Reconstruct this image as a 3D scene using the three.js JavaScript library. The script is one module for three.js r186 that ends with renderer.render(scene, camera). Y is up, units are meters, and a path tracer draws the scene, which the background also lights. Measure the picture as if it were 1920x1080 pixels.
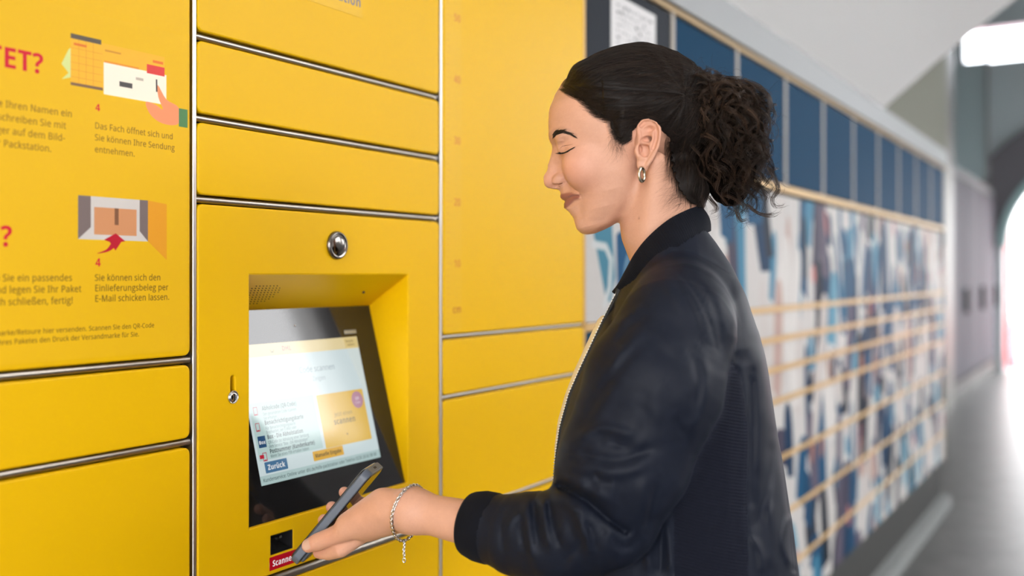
import * as THREE from 'three';
import { mergeGeometries } from 'three/addons/utils/BufferGeometryUtils.js';
import { RoundedBoxGeometry } from 'three/addons/geometries/RoundedBoxGeometry.js';
import { RectAreaLightUniformsLib } from 'three/addons/lights/RectAreaLightUniformsLib.js';

// ---------------------------------------------------------------- camera, sky, exposure
const scene = new THREE.Scene();
const FOC = 1867, THETA = Math.atan(1150 / FOC), CT = Math.cos(THETA), ST = Math.sin(THETA);
const EYE = 1.40, CAMZ = 0.9277, HORIZON = 515;
const camera = new THREE.PerspectiveCamera(2 * Math.atan(540 / FOC) * 180 / Math.PI, 16 / 9, 0.05, 200);
camera.position.set(0, EYE, CAMZ);
camera.lookAt(CT, EYE, CAMZ - ST);
camera.setViewOffset(1920, 1080, 0, 540 - HORIZON, 1920, 1080);
camera.focus = 1.21;
camera.userData.fStop = 2.2;
camera.updateProjectionMatrix();
const renderer = new THREE.WebGLRenderer({ antialias: true });
renderer.toneMapping = THREE.LinearToneMapping;
renderer.toneMappingExposure = 1.78;
renderer.shadowMap.enabled = true;
scene.background = new THREE.Color(5.6, 5.6, 5.65);          // bright overcast sky seen through the openings
RectAreaLightUniformsLib.init();

// ---------------------------------------------------------------- helpers
let seed = 12345;
const rnd = () => { seed = (seed * 1664525 + 1013904223) >>> 0; return seed / 4294967296; };
const rr = (a, b) => a + (b - a) * rnd();
const clamp = (v, a, b) => v < a ? a : v > b ? b : v;
const sstep = (a, b, v) => { const t = clamp((v - a) / (b - a), 0, 1); return t * t * (3 - 2 * t); };
const mix = (a, b, t) => a + (b - a) * t;
const V = (x, y, z) => new THREE.Vector3(x, y, z);
const used = {};
const numbered = (n) => { const k = used[n] = (used[n] ?? -1) + 1; return k ? n + '_' + String(k).padStart(3, '0') : n; };
function finish(o) { o.castShadow = true; o.receiveShadow = true; return o; }
function part(name, geo, mat, parent, label) {
  const m = finish(new THREE.Mesh(geo, mat)); m.name = name; parent.add(m);
  if (label) m.userData.label = label;
  return m;
}
function thing(name, label, category, pos = [0, 0, 0], group) {
  const g = new THREE.Group(); g.name = numbered(name); g.position.set(...pos); scene.add(g);
  g.userData = { label, category }; if (group) g.userData.group = group;
  return g;
}
function struct(name, geo, mat, label, category) {
  const m = finish(new THREE.Mesh(geo, mat)); m.name = name; scene.add(m);
  m.userData = { kind: 'structure', label, category };
  return m;
}
function box(x0, x1, y0, y1, z0, z1) {
  const g = new THREE.BoxGeometry(x1 - x0, y1 - y0, z1 - z0); g.translate((x0 + x1) / 2, (y0 + y1) / 2, (z0 + z1) / 2); return g;
}
function rbox(x0, x1, y0, y1, z0, z1, r, s = 2) {
  const g = new RoundedBoxGeometry(x1 - x0, y1 - y0, z1 - z0, s, r); g.translate((x0 + x1) / 2, (y0 + y1) / 2, (z0 + z1) / 2); return g;
}
function roundRect(x0, x1, y0, y1, r) {
  const s = new THREE.Shape();
  s.moveTo(x0 + r, y0); s.lineTo(x1 - r, y0); s.absarc(x1 - r, y0 + r, r, -Math.PI / 2, 0); s.lineTo(x1, y1 - r); s.absarc(x1 - r, y1 - r, r, 0, Math.PI / 2);
  s.lineTo(x0 + r, y1); s.absarc(x0 + r, y1 - r, r, Math.PI / 2, Math.PI); s.lineTo(x0, y0 + r); s.absarc(x0 + r, y0 + r, r, Math.PI, 1.5 * Math.PI);
  return s;
}
// a sheet-metal door whose front face is at z = zf, edges rolled over
function doorGeo(x0, x1, y0, y1, zf = 0, depth = 0.018, holes = [], r = 0.006) {
  const b = 0.0022, s = roundRect(x0 + b, x1 - b, y0 + b, y1 - b, r);
  for (const h of holes) s.holes.push(h);
  const g = new THREE.ExtrudeGeometry(s, { depth: depth - 2 * b, bevelEnabled: true, bevelThickness: b, bevelSize: b, bevelSegments: 3, curveSegments: 6 });
  g.translate(0, 0, zf - depth + b); return g;
}
function rectPath(x0, x1, y0, y1) { const p = new THREE.Path(); p.moveTo(x0, y0); p.lineTo(x0, y1); p.lineTo(x1, y1); p.lineTo(x1, y0); p.lineTo(x0, y0); return p; }
function quadGeo(a, b, c, d) {           // a b c d counter-clockwise, uv 0..1
  const g = new THREE.BufferGeometry();
  g.setAttribute('position', new THREE.Float32BufferAttribute([...a, ...b, ...c, ...d], 3));
  g.setAttribute('uv', new THREE.Float32BufferAttribute([0, 0, 1, 0, 1, 1, 0, 1], 2));
  g.setIndex([0, 1, 2, 0, 2, 3]); g.computeVertexNormals(); return g;
}
const std = (color, roughness = 0.5, metalness = 0, extra = {}) => new THREE.MeshStandardMaterial({ color: Array.isArray(color) ? new THREE.Color().setRGB(...color) : color, roughness, metalness, side: THREE.DoubleSide, ...extra });
const phys = (color, roughness, extra = {}) => new THREE.MeshPhysicalMaterial({ color: Array.isArray(color) ? new THREE.Color().setRGB(...color) : color, roughness, side: THREE.DoubleSide, ...extra });
function canvasTex(w, h, draw, srgb = true) {
  const c = document.createElement('canvas'); c.width = w; c.height = h; const g = c.getContext('2d'); draw(g, w, h);
  const t = new THREE.CanvasTexture(c); if (srgb) t.colorSpace = THREE.SRGBColorSpace; t.magFilter = THREE.LinearFilter; return t;
}
// value noise
const hash3 = (x, y, z) => { let h = (x * 374761393 + y * 668265263 + z * 2147483647) | 0; h = Math.imul(h ^ (h >>> 13), 1274126177); h ^= h >>> 16; return (h >>> 0) / 4294967296; };
function noise3(x, y, z) {
  const xi = Math.floor(x), yi = Math.floor(y), zi = Math.floor(z), u = x - xi, v = y - yi, w = z - zi;
  const a = u * u * (3 - 2 * u), b = v * v * (3 - 2 * v), c = w * w * (3 - 2 * w);
  const L = (p, q, t) => p + (q - p) * t;
  return L(L(L(hash3(xi, yi, zi), hash3(xi + 1, yi, zi), a), L(hash3(xi, yi + 1, zi), hash3(xi + 1, yi + 1, zi), a), b),
    L(L(hash3(xi, yi, zi + 1), hash3(xi + 1, yi, zi + 1), a), L(hash3(xi, yi + 1, zi + 1), hash3(xi + 1, yi + 1, zi + 1), a), b), c) * 2 - 1;
}
const fbm = (x, y, z) => noise3(x, y, z) * 0.55 + noise3(x * 2.1, y * 2.1, z * 2.1) * 0.3 + noise3(x * 4.3, y * 4.3, z * 4.3) * 0.15;
function noiseTex(n, fn, repeat) {
  const d = new Uint8Array(n * n * 4);
  for (let j = 0; j < n; j++) for (let i = 0; i < n; i++) { const v = clamp(fn(i / n, j / n), 0, 1) * 255; const k = (j * n + i) * 4; d[k] = d[k + 1] = d[k + 2] = v; d[k + 3] = 255; }
  const t = new THREE.DataTexture(d, n, n); t.wrapS = t.wrapT = THREE.RepeatWrapping; t.magFilter = THREE.LinearFilter; t.repeat.set(repeat, repeat); t.needsUpdate = true; return t;
}
// tubes collected into one geometry: pts [[x,y,z]...], radius r0 -> r1
class Strands {
  constructor() { this.p = []; this.n = []; this.c = []; this.i = []; }
  tube(pts, r0, r1, col, sides = 3, rmid) {
    const n = pts.length; let px = 0, py = 1, pz = 0;
    const base = this.p.length / 3;
    for (let k = 0; k < n; k++) {
      const a = pts[Math.max(0, k - 1)], b = pts[Math.min(n - 1, k + 1)];
      let tx = b[0] - a[0], ty = b[1] - a[1], tz = b[2] - a[2]; const tl = Math.hypot(tx, ty, tz) || 1; tx /= tl; ty /= tl; tz /= tl;
      if (k === 0 && Math.abs(ty) > 0.9) { px = 1; py = 0; }
      const d = px * tx + py * ty + pz * tz; px -= d * tx; py -= d * ty; pz -= d * tz; const pl = Math.hypot(px, py, pz) || 1; px /= pl; py /= pl; pz /= pl;
      const qx = ty * pz - tz * py, qy = tz * px - tx * pz, qz = tx * py - ty * px, t = k / (n - 1);
      const r = rmid === undefined ? mix(r0, r1, t) : (t < 0.5 ? mix(r0, rmid, t * 2) : mix(rmid, r1, t * 2 - 1));
      for (let s = 0; s < sides; s++) {
        const an = s / sides * 6.28318, ca = Math.cos(an), sa = Math.sin(an), nx = px * ca + qx * sa, ny = py * ca + qy * sa, nz = pz * ca + qz * sa;
        this.p.push(pts[k][0] + nx * r, pts[k][1] + ny * r, pts[k][2] + nz * r); this.n.push(nx, ny, nz); this.c.push(col[0], col[1], col[2]);
      }
      if (k) for (let s = 0; s < sides; s++) { const s2 = (s + 1) % sides, a0 = base + (k - 1) * sides, b0 = base + k * sides; this.i.push(a0 + s, a0 + s2, b0 + s, a0 + s2, b0 + s2, b0 + s); }
    }
  }
  geo() {
    const g = new THREE.BufferGeometry();
    g.setAttribute('position', new THREE.Float32BufferAttribute(this.p, 3)); g.setAttribute('normal', new THREE.Float32BufferAttribute(this.n, 3)); g.setAttribute('color', new THREE.Float32BufferAttribute(this.c, 3));
    g.setIndex(this.i); return g;
  }
}
// signed-distance helpers
const smin = (a, b, k) => { const h = Math.max(k - Math.abs(a - b), 0) / k; return Math.min(a, b) - h * h * k * 0.25; };
const smax = (a, b, k) => -smin(-a, -b, k);
const ell = (x, y, z, cx, cy, cz, rx, ry, rz) => {
  x -= cx; y -= cy; z -= cz; const k0 = Math.hypot(x / rx, y / ry, z / rz), k1 = Math.hypot(x / (rx * rx), y / (ry * ry), z / (rz * rz));
  return k1 < 1e-9 ? -Math.min(rx, ry, rz) : k0 * (k0 - 1) / k1;
};
function cap(x, y, z, a, b, ra, rb) {
  const bx = b[0] - a[0], by = b[1] - a[1], bz = b[2] - a[2], ax = x - a[0], ay = y - a[1], az = z - a[2];
  const t = clamp((ax * bx + ay * by + az * bz) / (bx * bx + by * by + bz * bz), 0, 1);
  return Math.hypot(ax - bx * t, ay - by * t, az - bz * t) - (ra + (rb - ra) * t);
}
function chain(x, y, z, pts, k = 0) {         // pts [x,y,z,r]
  let d = 1e9;
  for (let i = 0; i + 1 < pts.length; i++) { const e = cap(x, y, z, pts[i], pts[i + 1], pts[i][3], pts[i + 1][3]); d = k ? smin(d, e, k) : Math.min(d, e); }
  return d;
}
function poly2(px, py, P) {                    // signed distance to a polygon, negative inside
  let d = 1e18, s = 1;
  for (let i = 0, j = P.length - 1; i < P.length; j = i++) {
    const ex = P[j][0] - P[i][0], ey = P[j][1] - P[i][1], wx = px - P[i][0], wy = py - P[i][1], t = clamp((wx * ex + wy * ey) / (ex * ex + ey * ey), 0, 1);
    const bx = wx - ex * t, by = wy - ey * t; d = Math.min(d, bx * bx + by * by);
    const c1 = py >= P[i][1], c2 = py < P[j][1], c3 = ex * wy > ey * wx; if ((c1 && c2 && c3) || (!c1 && !c2 && !c3)) s = -s;
  }
  return s * Math.sqrt(d);
}
function seg2(px, py, pts) {
  let d = 1e18;
  for (let i = 0; i + 1 < pts.length; i++) {
    const ex = pts[i + 1][0] - pts[i][0], ey = pts[i + 1][1] - pts[i][1], wx = px - pts[i][0], wy = py - pts[i][1], t = clamp((wx * ex + wy * ey) / (ex * ex + ey * ey), 0, 1);
    d = Math.min(d, Math.hypot(wx - ex * t, wy - ey * t));
  }
  return d;
}
const lerpTab = (T, v) => { if (v <= T[0][0]) return T[0][1]; for (let i = 1; i < T.length; i++) if (v <= T[i][0]) { const a = T[i - 1], b = T[i]; return a[1] + (b[1] - a[1]) * (v - a[0]) / (b[0] - a[0]); } return T[T.length - 1][1]; };
// naive surface nets over a box; keep(x,y,z) drops vertices' faces; returns {pos, nor, idx}
function surfaceNets(f, lo, hi, h, keep) {
  const nx = Math.ceil((hi[0] - lo[0]) / h) + 1, ny = Math.ceil((hi[1] - lo[1]) / h) + 1, nz = Math.ceil((hi[2] - lo[2]) / h) + 1, N = new Float32Array(nx * ny * nz), B = 8;
  for (let bz = 0; bz < nz; bz += B) for (let by = 0; by < ny; by += B) for (let bx = 0; bx < nx; bx += B) {
    const c = f(lo[0] + (bx + B / 2) * h, lo[1] + (by + B / 2) * h, lo[2] + (bz + B / 2) * h), skip = Math.abs(c) > B * h * 1.6;
    for (let z = bz; z < Math.min(nz, bz + B); z++) for (let y = by; y < Math.min(ny, by + B); y++) for (let x = bx; x < Math.min(nx, bx + B); x++)
      N[x + nx * (y + ny * z)] = skip ? c : f(lo[0] + x * h, lo[1] + y * h, lo[2] + z * h);
  }
  const id = new Int32Array(nx * ny * nz).fill(-1), pos = [], idx = [], sx = 1, sy = nx, sz = nx * ny, off = [0, sx, sy, sx + sy, sz, sx + sz, sy + sz, sx + sy + sz];
  const E = [[0, 1], [2, 3], [4, 5], [6, 7], [0, 2], [1, 3], [4, 6], [5, 7], [0, 4], [1, 5], [2, 6], [3, 7]];
  for (let z = 0; z < nz - 1; z++) for (let y = 0; y < ny - 1; y++) for (let x = 0; x < nx - 1; x++) {
    const b = x + nx * (y + ny * z); let m = 0; for (let k = 0; k < 8; k++) if (N[b + off[k]] < 0) m |= 1 << k;
    if (m === 0 || m === 255) continue;
    let ax = 0, ay = 0, az = 0, c = 0;
    for (const [p, q] of E) { const vp = N[b + off[p]], vq = N[b + off[q]]; if ((vp < 0) === (vq < 0)) continue; const t = vp / (vp - vq); ax += mix(p & 1, q & 1, t); ay += mix(p >> 1 & 1, q >> 1 & 1, t); az += mix(p >> 2, q >> 2, t); c++; }
    let X = lo[0] + (x + ax / c) * h, Y = lo[1] + (y + ay / c) * h, Z = lo[2] + (z + az / c) * h;
    id[b] = pos.length / 3; pos.push(X, Y, Z);
  }
  const nor = new Float32Array(pos.length), e = h * 0.6;
  for (let i = 0; i < pos.length; i += 3) {
    const X = pos[i], Y = pos[i + 1], Z = pos[i + 2];
    let gx = f(X + e, Y, Z) - f(X - e, Y, Z), gy = f(X, Y + e, Z) - f(X, Y - e, Z), gz = f(X, Y, Z + e) - f(X, Y, Z - e); const l = Math.hypot(gx, gy, gz) || 1;
    nor[i] = gx / l; nor[i + 1] = gy / l; nor[i + 2] = gz / l;
    const st = clamp(-f(X, Y, Z) / (l / (2 * e)), -h * 0.5, h * 0.5); pos[i] += nor[i] * st; pos[i + 1] += nor[i + 1] * st; pos[i + 2] += nor[i + 2] * st;
  }
  const quad = (a, b, c, d, fl) => { if (a < 0 || b < 0 || c < 0 || d < 0) return; if (fl) idx.push(a, c, b, a, d, c); else idx.push(a, b, c, a, c, d); };
  for (let z = 1; z < nz - 1; z++) for (let y = 1; y < ny - 1; y++) for (let x = 1; x < nx - 1; x++) {
    const b = x + nx * (y + ny * z), s = N[b] < 0;
    if (s !== (N[b + sx] < 0)) quad(id[b - sy - sz], id[b - sz], id[b], id[b - sy], !s);
    if (s !== (N[b + sy] < 0)) quad(id[b - sx - sz], id[b - sx], id[b], id[b - sz], !s);
    if (s !== (N[b + sz] < 0)) quad(id[b - sx - sy], id[b - sy], id[b], id[b - sx], !s);
  }
  let out = idx;
  if (keep) { out = []; for (let i = 0; i < idx.length; i += 3) { const a = idx[i] * 3, b = idx[i + 1] * 3, c = idx[i + 2] * 3; if (keep((pos[a] + pos[b] + pos[c]) / 3, (pos[a + 1] + pos[b + 1] + pos[c + 1]) / 3, (pos[a + 2] + pos[b + 2] + pos[c + 2]) / 3)) out.push(idx[i], idx[i + 1], idx[i + 2]); } }
  return { pos, nor, idx: out };
}
function netGeo(m, colorFn, idx = m.idx) {
  const map = new Int32Array(m.pos.length / 3).fill(-1), p = [], n = [], c = [], u = [], I = [];
  for (const i of idx) {
    if (map[i] < 0) {
      map[i] = p.length / 3; const k = i * 3; p.push(m.pos[k], m.pos[k + 1], m.pos[k + 2]); n.push(m.nor[k], m.nor[k + 1], m.nor[k + 2]); u.push(m.pos[k], m.pos[k + 1]);
      if (colorFn) c.push(...colorFn(m.pos[k], m.pos[k + 1], m.pos[k + 2], m.nor[k], m.nor[k + 1], m.nor[k + 2]));
    }
    I.push(map[i]);
  }
  const g = new THREE.BufferGeometry();
  g.setAttribute('position', new THREE.Float32BufferAttribute(p, 3)); g.setAttribute('normal', new THREE.Float32BufferAttribute(n, 3)); g.setAttribute('uv', new THREE.Float32BufferAttribute(u, 2));
  if (colorFn) g.setAttribute('color', new THREE.Float32BufferAttribute(c, 3));
  g.setIndex(I); return g;
}
const metreUV = (g, s = 1) => {          // box-projected uv in metres
  const p = g.attributes.position, n = g.attributes.normal, u = new Float32Array(p.count * 2);
  for (let i = 0; i < p.count; i++) { const ax = Math.abs(n.getX(i)), ay = Math.abs(n.getY(i)), az = Math.abs(n.getZ(i)); const [a, b] = ay > ax && ay > az ? [p.getX(i), p.getZ(i)] : ax > az ? [p.getZ(i), p.getY(i)] : [p.getX(i), p.getY(i)]; u[i * 2] = a * s; u[i * 2 + 1] = b * s; }
  g.setAttribute('uv', new THREE.BufferAttribute(u, 2)); return g;
};
// ---------------------------------------------------------------- materials of the place
const YEL = new THREE.Color().setRGB(0.74, 0.428, 0.0012), yelCss = '#' + YEL.getHexString();
const peel = noiseTex(256, (u, v) => 0.5 + 0.5 * noise3(u * 64, v * 64, 3), 14);
const M = {
  yellow: phys(YEL, 0.40, { bumpMap: peel, bumpScale: 0.00001, specularIntensity: 0.26 }),
  dark: std([0.012, 0.011, 0.010], 0.7),
  steel: std([0.36, 0.325, 0.285], 0.34, 1),
  strip: std([0.56, 0.52, 0.49], 0.35, 1),
  chrome: std([0.62, 0.6, 0.58], 0.12, 1),
  slate: phys([0.020, 0.024, 0.032], 0.5, { specularIntensity: 0.08 }),
  blue: phys([0.006, 0.044, 0.096], 0.55, { specularIntensity: 0.04 }),
  tan: std([0.58, 0.36, 0.13], 0.4, 0.2),
  brass: std([0.30, 0.19, 0.07], 0.45, 0.25),
  beige: std([0.30, 0.265, 0.225], 0.45, 0.1),
  fascia: std([0.27, 0.28, 0.285], 0.5),
  plinth: std([0.03, 0.03, 0.028], 0.6),
  kerb: std([0.22, 0.23, 0.23], 0.8),
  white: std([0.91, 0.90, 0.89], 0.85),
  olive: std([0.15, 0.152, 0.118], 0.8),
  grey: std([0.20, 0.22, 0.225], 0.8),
  glass: phys([0.01, 0.01, 0.011], 0.06, { ior: 1.55 }),
};
const Y = (v) => EYE + v;                        // heights measured from eye level

// ---------------------------------------------------------------- the passage
{
  const fl = noiseTex(512, (u, v) => 0.42 + 0.10 * fbm(u * 18, v * 18, 1) + 0.08 * noise3(u * 200, v * 200, 5), 1);
  fl.colorSpace = THREE.SRGBColorSpace; fl.repeat.set(0.5, 0.5);
  const floor = struct('floor', metreUV(box(-4.25, 16.2, -0.15, 0, -4, 5.8)), std([0.40, 0.39, 0.38], 0.38, 0, { map: fl }), 'grey polished concrete floor of the passage', 'floor');
  struct('ground_yard_added', mergeGeometries([box(-24, -4.25, -0.15, 0, -6, 22), box(-4.25, 40, -0.15, 0, 5.8, 22), box(16.2, 40, -0.15, 0, -6, 5.8)]), std([0.60, 0.59, 0.57], 0.8), 'unseen pale yard added outside to bounce light into the passage', 'ground');  // unseen ground added and kept pale to bounce light up to the vault
  // vaulted ceiling over the lockers, swept along x from -8 to 4.68, real thickness
  const prof = [[-0.25, 1.93], [0, 2.142], [0.28, 2.373], [0.53, 2.556], [0.9, 2.82], [1.35, 3.10], [1.9, 3.40], [2.6, 3.75], [3.3, 4.05], [4.1, 4.32], [5.0, 4.52], [5.8, 4.62]];
  const cs = new THREE.CatmullRomCurve3(prof.map(([z, y]) => V(0, y, z))).getPoints(60);
  const s = new THREE.Shape(cs.map((p) => new THREE.Vector2(p.z, p.y))); s.lineTo(5.8, 5.0); s.lineTo(-0.25, 5.0);
  const vg = new THREE.ExtrudeGeometry(s, { depth: 8.68, bevelEnabled: false, steps: 1 });
  vg.rotateY(Math.PI / 2); vg.scale(1, 1, -1); vg.translate(-4, 0, 0);
  vg.computeVertexNormals();
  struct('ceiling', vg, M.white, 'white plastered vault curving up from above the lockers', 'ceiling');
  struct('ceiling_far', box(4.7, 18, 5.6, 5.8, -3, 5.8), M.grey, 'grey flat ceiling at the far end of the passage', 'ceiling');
  struct('wall_lockers', box(-4.2, 6.55, 0, 5.6, -0.82, -0.62), M.olive, 'grey wall standing behind the lockers', 'wall');
  struct('wall_above', box(4.66, 6.55, 2.14, 5.6, -0.60, 0.0), M.olive, 'grey-green wall above the far lockers beyond the vault', 'wall');
  struct('wall_step', box(4.60, 4.66, 5.0, 5.6, 0.0, 5.8), M.grey, 'grey wall step above the end of the vault', 'wall');
  struct('trim_1', box(-4, 6.50, Y(0.648), Y(0.742), -0.6, 0.012), M.fascia, 'pale grey metal fascia running above the locker tops', 'trim');
  struct('trim_2', box(-4, 6.50, 0.0, 0.075, -0.5, 0.035), M.kerb, 'pale stone kerb along the foot of the lockers', 'trim');
  struct('baseboard_lockers', box(-4, 6.47, 0.075, 0.275, -0.5, -0.02), M.plinth, 'dark grey plinth under the locker columns', 'baseboard');
  // open side, out of view: walls and high openings that set the daylight
  struct('wall_parapet_added', box(2.0, 7.75, 0, 2.65, 5.5, 5.8), M.white, 'unseen white wall below the high opening, raised to cut light', 'wall');  // unseen, raised to keep light off the far lockers and floor
  { const e = new THREE.Shape(); e.moveTo(7.75, 0); e.lineTo(16.2, 0); e.lineTo(16.2, 5.6); e.lineTo(7.75, 5.6); e.holes.push(rectPath(10.2, 15.6, 2.4, 5.2)); const g = new THREE.ExtrudeGeometry(e, { depth: 0.3, bevelEnabled: false }); g.translate(0, 0, 5.5); struct('wall_side_added_opening', g, M.white, 'unseen white wall with a high opening added to brighten the far end', 'wall'); }  // opening added out of view to brighten the far end
  struct('wall_opposite', box(-4, 2.0, 0, 4.7, 5.5, 5.8), M.white, 'white wall across from the yellow lockers', 'wall');
  { const e = new THREE.Shape(); e.moveTo(-0.8, 0); e.lineTo(5.8, 0); e.lineTo(5.8, 5.0); e.lineTo(-0.8, 5.0); e.holes.push(rectPath(0.6, 5.2, 0.02, 3.3));
    const g = new THREE.ExtrudeGeometry(e, { depth: 0.25, bevelEnabled: false }); g.rotateY(-Math.PI / 2); g.translate(-4, 0, 0); struct('wall_back', g, M.white, 'white wall with the wide open near end of the passage', 'wall'); }
  struct('yard_wall', box(-30, 40, 0, 7.6, 22, 22.4), M.grey, 'grey concrete wall across the yard outside', 'wall');
  struct('wall_far_side_added', box(6.3, 16.3, 0, 5.6, -2.8, -2.6), M.grey, 'unseen grey wall added behind the recess to darken the far end', 'wall');  // added out of view to block sky light from the far end
  struct('wall_far_return', box(6.35, 6.55, 0, 5.6, -2.8, -0.62), M.grey, 'grey return wall behind the lockers', 'wall');
  // far end
  struct('wall_recess', box(11.3, 16, 2.52, 2.62, -0.9, -0.69), M.grey, 'grey lintel over the steel doors', 'wall');
  struct('pillar_3', box(10.75, 11.28, 0, 3.85, -0.86, -0.60), std([0.10, 0.10, 0.085], 0.5), 'dark grey pillar where the locker passage ends', 'pillar');
  // end wall with an arched doorway and a window band above it
  const e = new THREE.Shape(); e.moveTo(-2.6, 0); e.lineTo(5.5, 0); e.lineTo(5.5, 5.6); e.lineTo(-2.6, 5.6);
  const ar = new THREE.Path(); ar.moveTo(-0.57, 0.001); ar.lineTo(-0.57, 1.8); ar.absarc(0.73, 1.8, 1.3, Math.PI, 0, true); ar.lineTo(2.03, 0.001); e.holes.push(ar);
  e.holes.push(rectPath(-1.10, 3.2, 4.50, 5.0));
  const eg = new THREE.ExtrudeGeometry(e, { depth: 0.25, bevelEnabled: false, curveSegments: 40 }); eg.rotateY(-Math.PI / 2); eg.translate(16.25, 0, 0);
  struct('wall_end', eg, std([0.46, 0.53, 0.55], 0.35), 'blue-grey end wall with an arched doorway and window band', 'wall');
  const ring = (r0, r1, d, mat, name, label) => {
    const q = new THREE.Shape(); q.absarc(0.73, 1.8, r1, 0, Math.PI); q.absarc(0.73, 1.8, r0, Math.PI, 0, true);
    const g = new THREE.ExtrudeGeometry(q, { depth: d, bevelEnabled: false, curveSegments: 40 }); g.rotateY(-Math.PI / 2); g.translate(16.0, 0, 0);
    struct(name, g, mat, label, 'arch');
  };
  ring(1.36, 1.95, 0.16, std([0.13, 0.125, 0.14], 0.6), 'trim_3', 'dark mauve-grey arch band around the far doorway');
  ring(1.24, 1.36, 0.22, std([0.33, 0.50, 0.50], 0.4), 'trim_4', 'pale teal inner arch of the far doorway');
  struct('window_1', box(16.1, 16.12, 4.5, 5.0, -1.10, 3.2), phys([0.95, 0.97, 1], 0.05, { transmission: 1, thickness: 0 }), 'bright window band above the far arch', 'window');
  // glazed screen that hangs above the steel doors
  const gs = thing('glazed_screen', 'pale framed panel standing above the far steel doors', 'screen', [15.2, 2.62, -0.8]);
  part('panel', box(0, 0.02, 0.1, 1.75, -0.32, 0.1), phys([0.42, 0.52, 0.54], 0.2), gs);
  part('frame', mergeGeometries([box(-0.02, 0.04, 0, 0.1, -0.36, 0.12), box(-0.02, 0.04, 0, 1.8, -0.36, -0.32), box(-0.02, 0.04, 0, 1.8, 0.08, 0.12)]), M.fascia, gs);
  // steel doors in the recess
  for (let k = 0; k < 3; k++) {
    const x0 = 11.3 + k * 1.56, d = thing('steel_door', ['brushed steel door next to the dark pillar', 'middle brushed steel door of the three in the recess', 'brushed steel door next to the arched doorway'][k], 'door', [x0, 0, -0.69], 'steel doors in the recess');
    part('leaf', rbox(0.03, 1.53, 0.22, 2.5, -0.05, 0.02, 0.01), phys([0.13, 0.13, 0.15], 0.72, { specularIntensity: 0.1 }), d);
    part('kick_plate', box(0.03, 1.53, 0.0, 0.2, -0.05, 0.03), M.plinth, d);
    part('handle', rbox(1.36, 1.40, 0.95, 1.25, 0.02, 0.07, 0.01), M.dark, d);
  }
  // the yard outside the arch
  const mat = thing('red_mat', 'red paving strip outside the far arched doorway', 'paving', [16.5, 0, 0]);
  part('surface', box(0, 16, 0.001, 0.02, -4, 3), std([0.62, 0.03, 0.06], 0.6), mat);
  const post = thing('red_post', 'red upright post beside the far arched doorway', 'post', [17.1, 0.0205, -0.64]);
  part('shaft', rbox(0, 0.12, 0, 2.2, -0.06, 0.06, 0.02), std([0.8, 0.04, 0.04], 0.4), post);
  part('foot', box(-0.06, 0.18, 0, 0.03, -0.12, 0.12), M.dark, post);
}

// ---------------------------------------------------------------- yellow parcel lockers
const B = [0.3015, 0.796, 1.2905, 1.785];                       // column boundaries along the wall
const rail = (x0, x1, y, parent, mat = M.steel, r = 0.0042, z = -0.0065) => { const g = new THREE.CylinderGeometry(r, r, x1 - x0, 10); g.rotateZ(Math.PI / 2); g.scale(1, 1.0, 0.8); g.translate((x0 + x1) / 2, y, z); return part('rail', g, mat, parent); };
function carcass(x0, x1, y0, y1, parent, zFront = -0.021) {
  part('carcass', box(x0 + 0.006, x1 - 0.001, y0, y1, -0.56, zFront), M.dark, parent);
}
function column(k, ys, label) {
  const x0 = B[k], x1 = B[k + 1], c = thing('parcel_locker', label, 'locker', [0, 0, 0], 'yellow parcel locker columns');
  return c;
}
const GAP = 0.0055;
const strip = (x, parent) => part('upright_profile', rbox(x - 0.0008, x + 0.0050, Y(-1.115), Y(0.642), -0.02, -0.0005, 0.0018), M.strip, parent);
const low = -1.113, high = 0.645;
// decal: a printed sheet lying on a front
const decal = (name, x0, x1, y0, y1, z, tex, parent, rough, label, t = 0.0003) => {
  const g = new THREE.BoxGeometry(x1 - x0, y1 - y0, t); g.translate((x0 + x1) / 2, (y0 + y1) / 2, z + t / 2);
  return part(name, g, phys(0xffffff, rough, { map: tex, specularIntensity: 0.4 }), parent, label);
};
const writer = (g, x0, y1, ppm) => ({
  X: (u) => (u - x0) * ppm, Yp: (y) => (y1 - y) * ppm,
  text(str, u, y, h, col, o = {}) {           // h: cap height in metres, y: baseline
    g.font = (o.bold ? 'bold ' : '') + Math.round(h * ppm / 0.72) + 'px sans-serif'; g.fillStyle = col; g.textAlign = o.align ?? 'left'; g.textBaseline = 'alphabetic';
    const x = (u - x0) * ppm, yy = (y1 - y) * ppm;
    if (o.width) { const w = g.measureText(str).width || 1; g.save(); g.translate(x, yy); g.scale(o.width * ppm / w, 1); g.fillText(str, 0, 0); g.restore(); } else g.fillText(str, x, yy);
  },
  rect(u0, u1, ya, yb, col) { g.fillStyle = col; g.fillRect((u0 - x0) * ppm, (y1 - yb) * ppm, (u1 - u0) * ppm, (yb - ya) * ppm); },
  poly(pts, col) { g.fillStyle = col; g.beginPath(); pts.forEach(([u, y], i) => i ? g.lineTo((u - x0) * ppm, (y1 - y) * ppm) : g.moveTo((u - x0) * ppm, (y1 - y) * ppm)); g.closePath(); g.fill(); },
  curve(pts, col, n = 40) { this.poly(new THREE.CatmullRomCurve3(pts.map(([u, y]) => V(u, y, 0)), true).getPoints(n).map((p) => [p.x, p.y]), col); },
});

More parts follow.
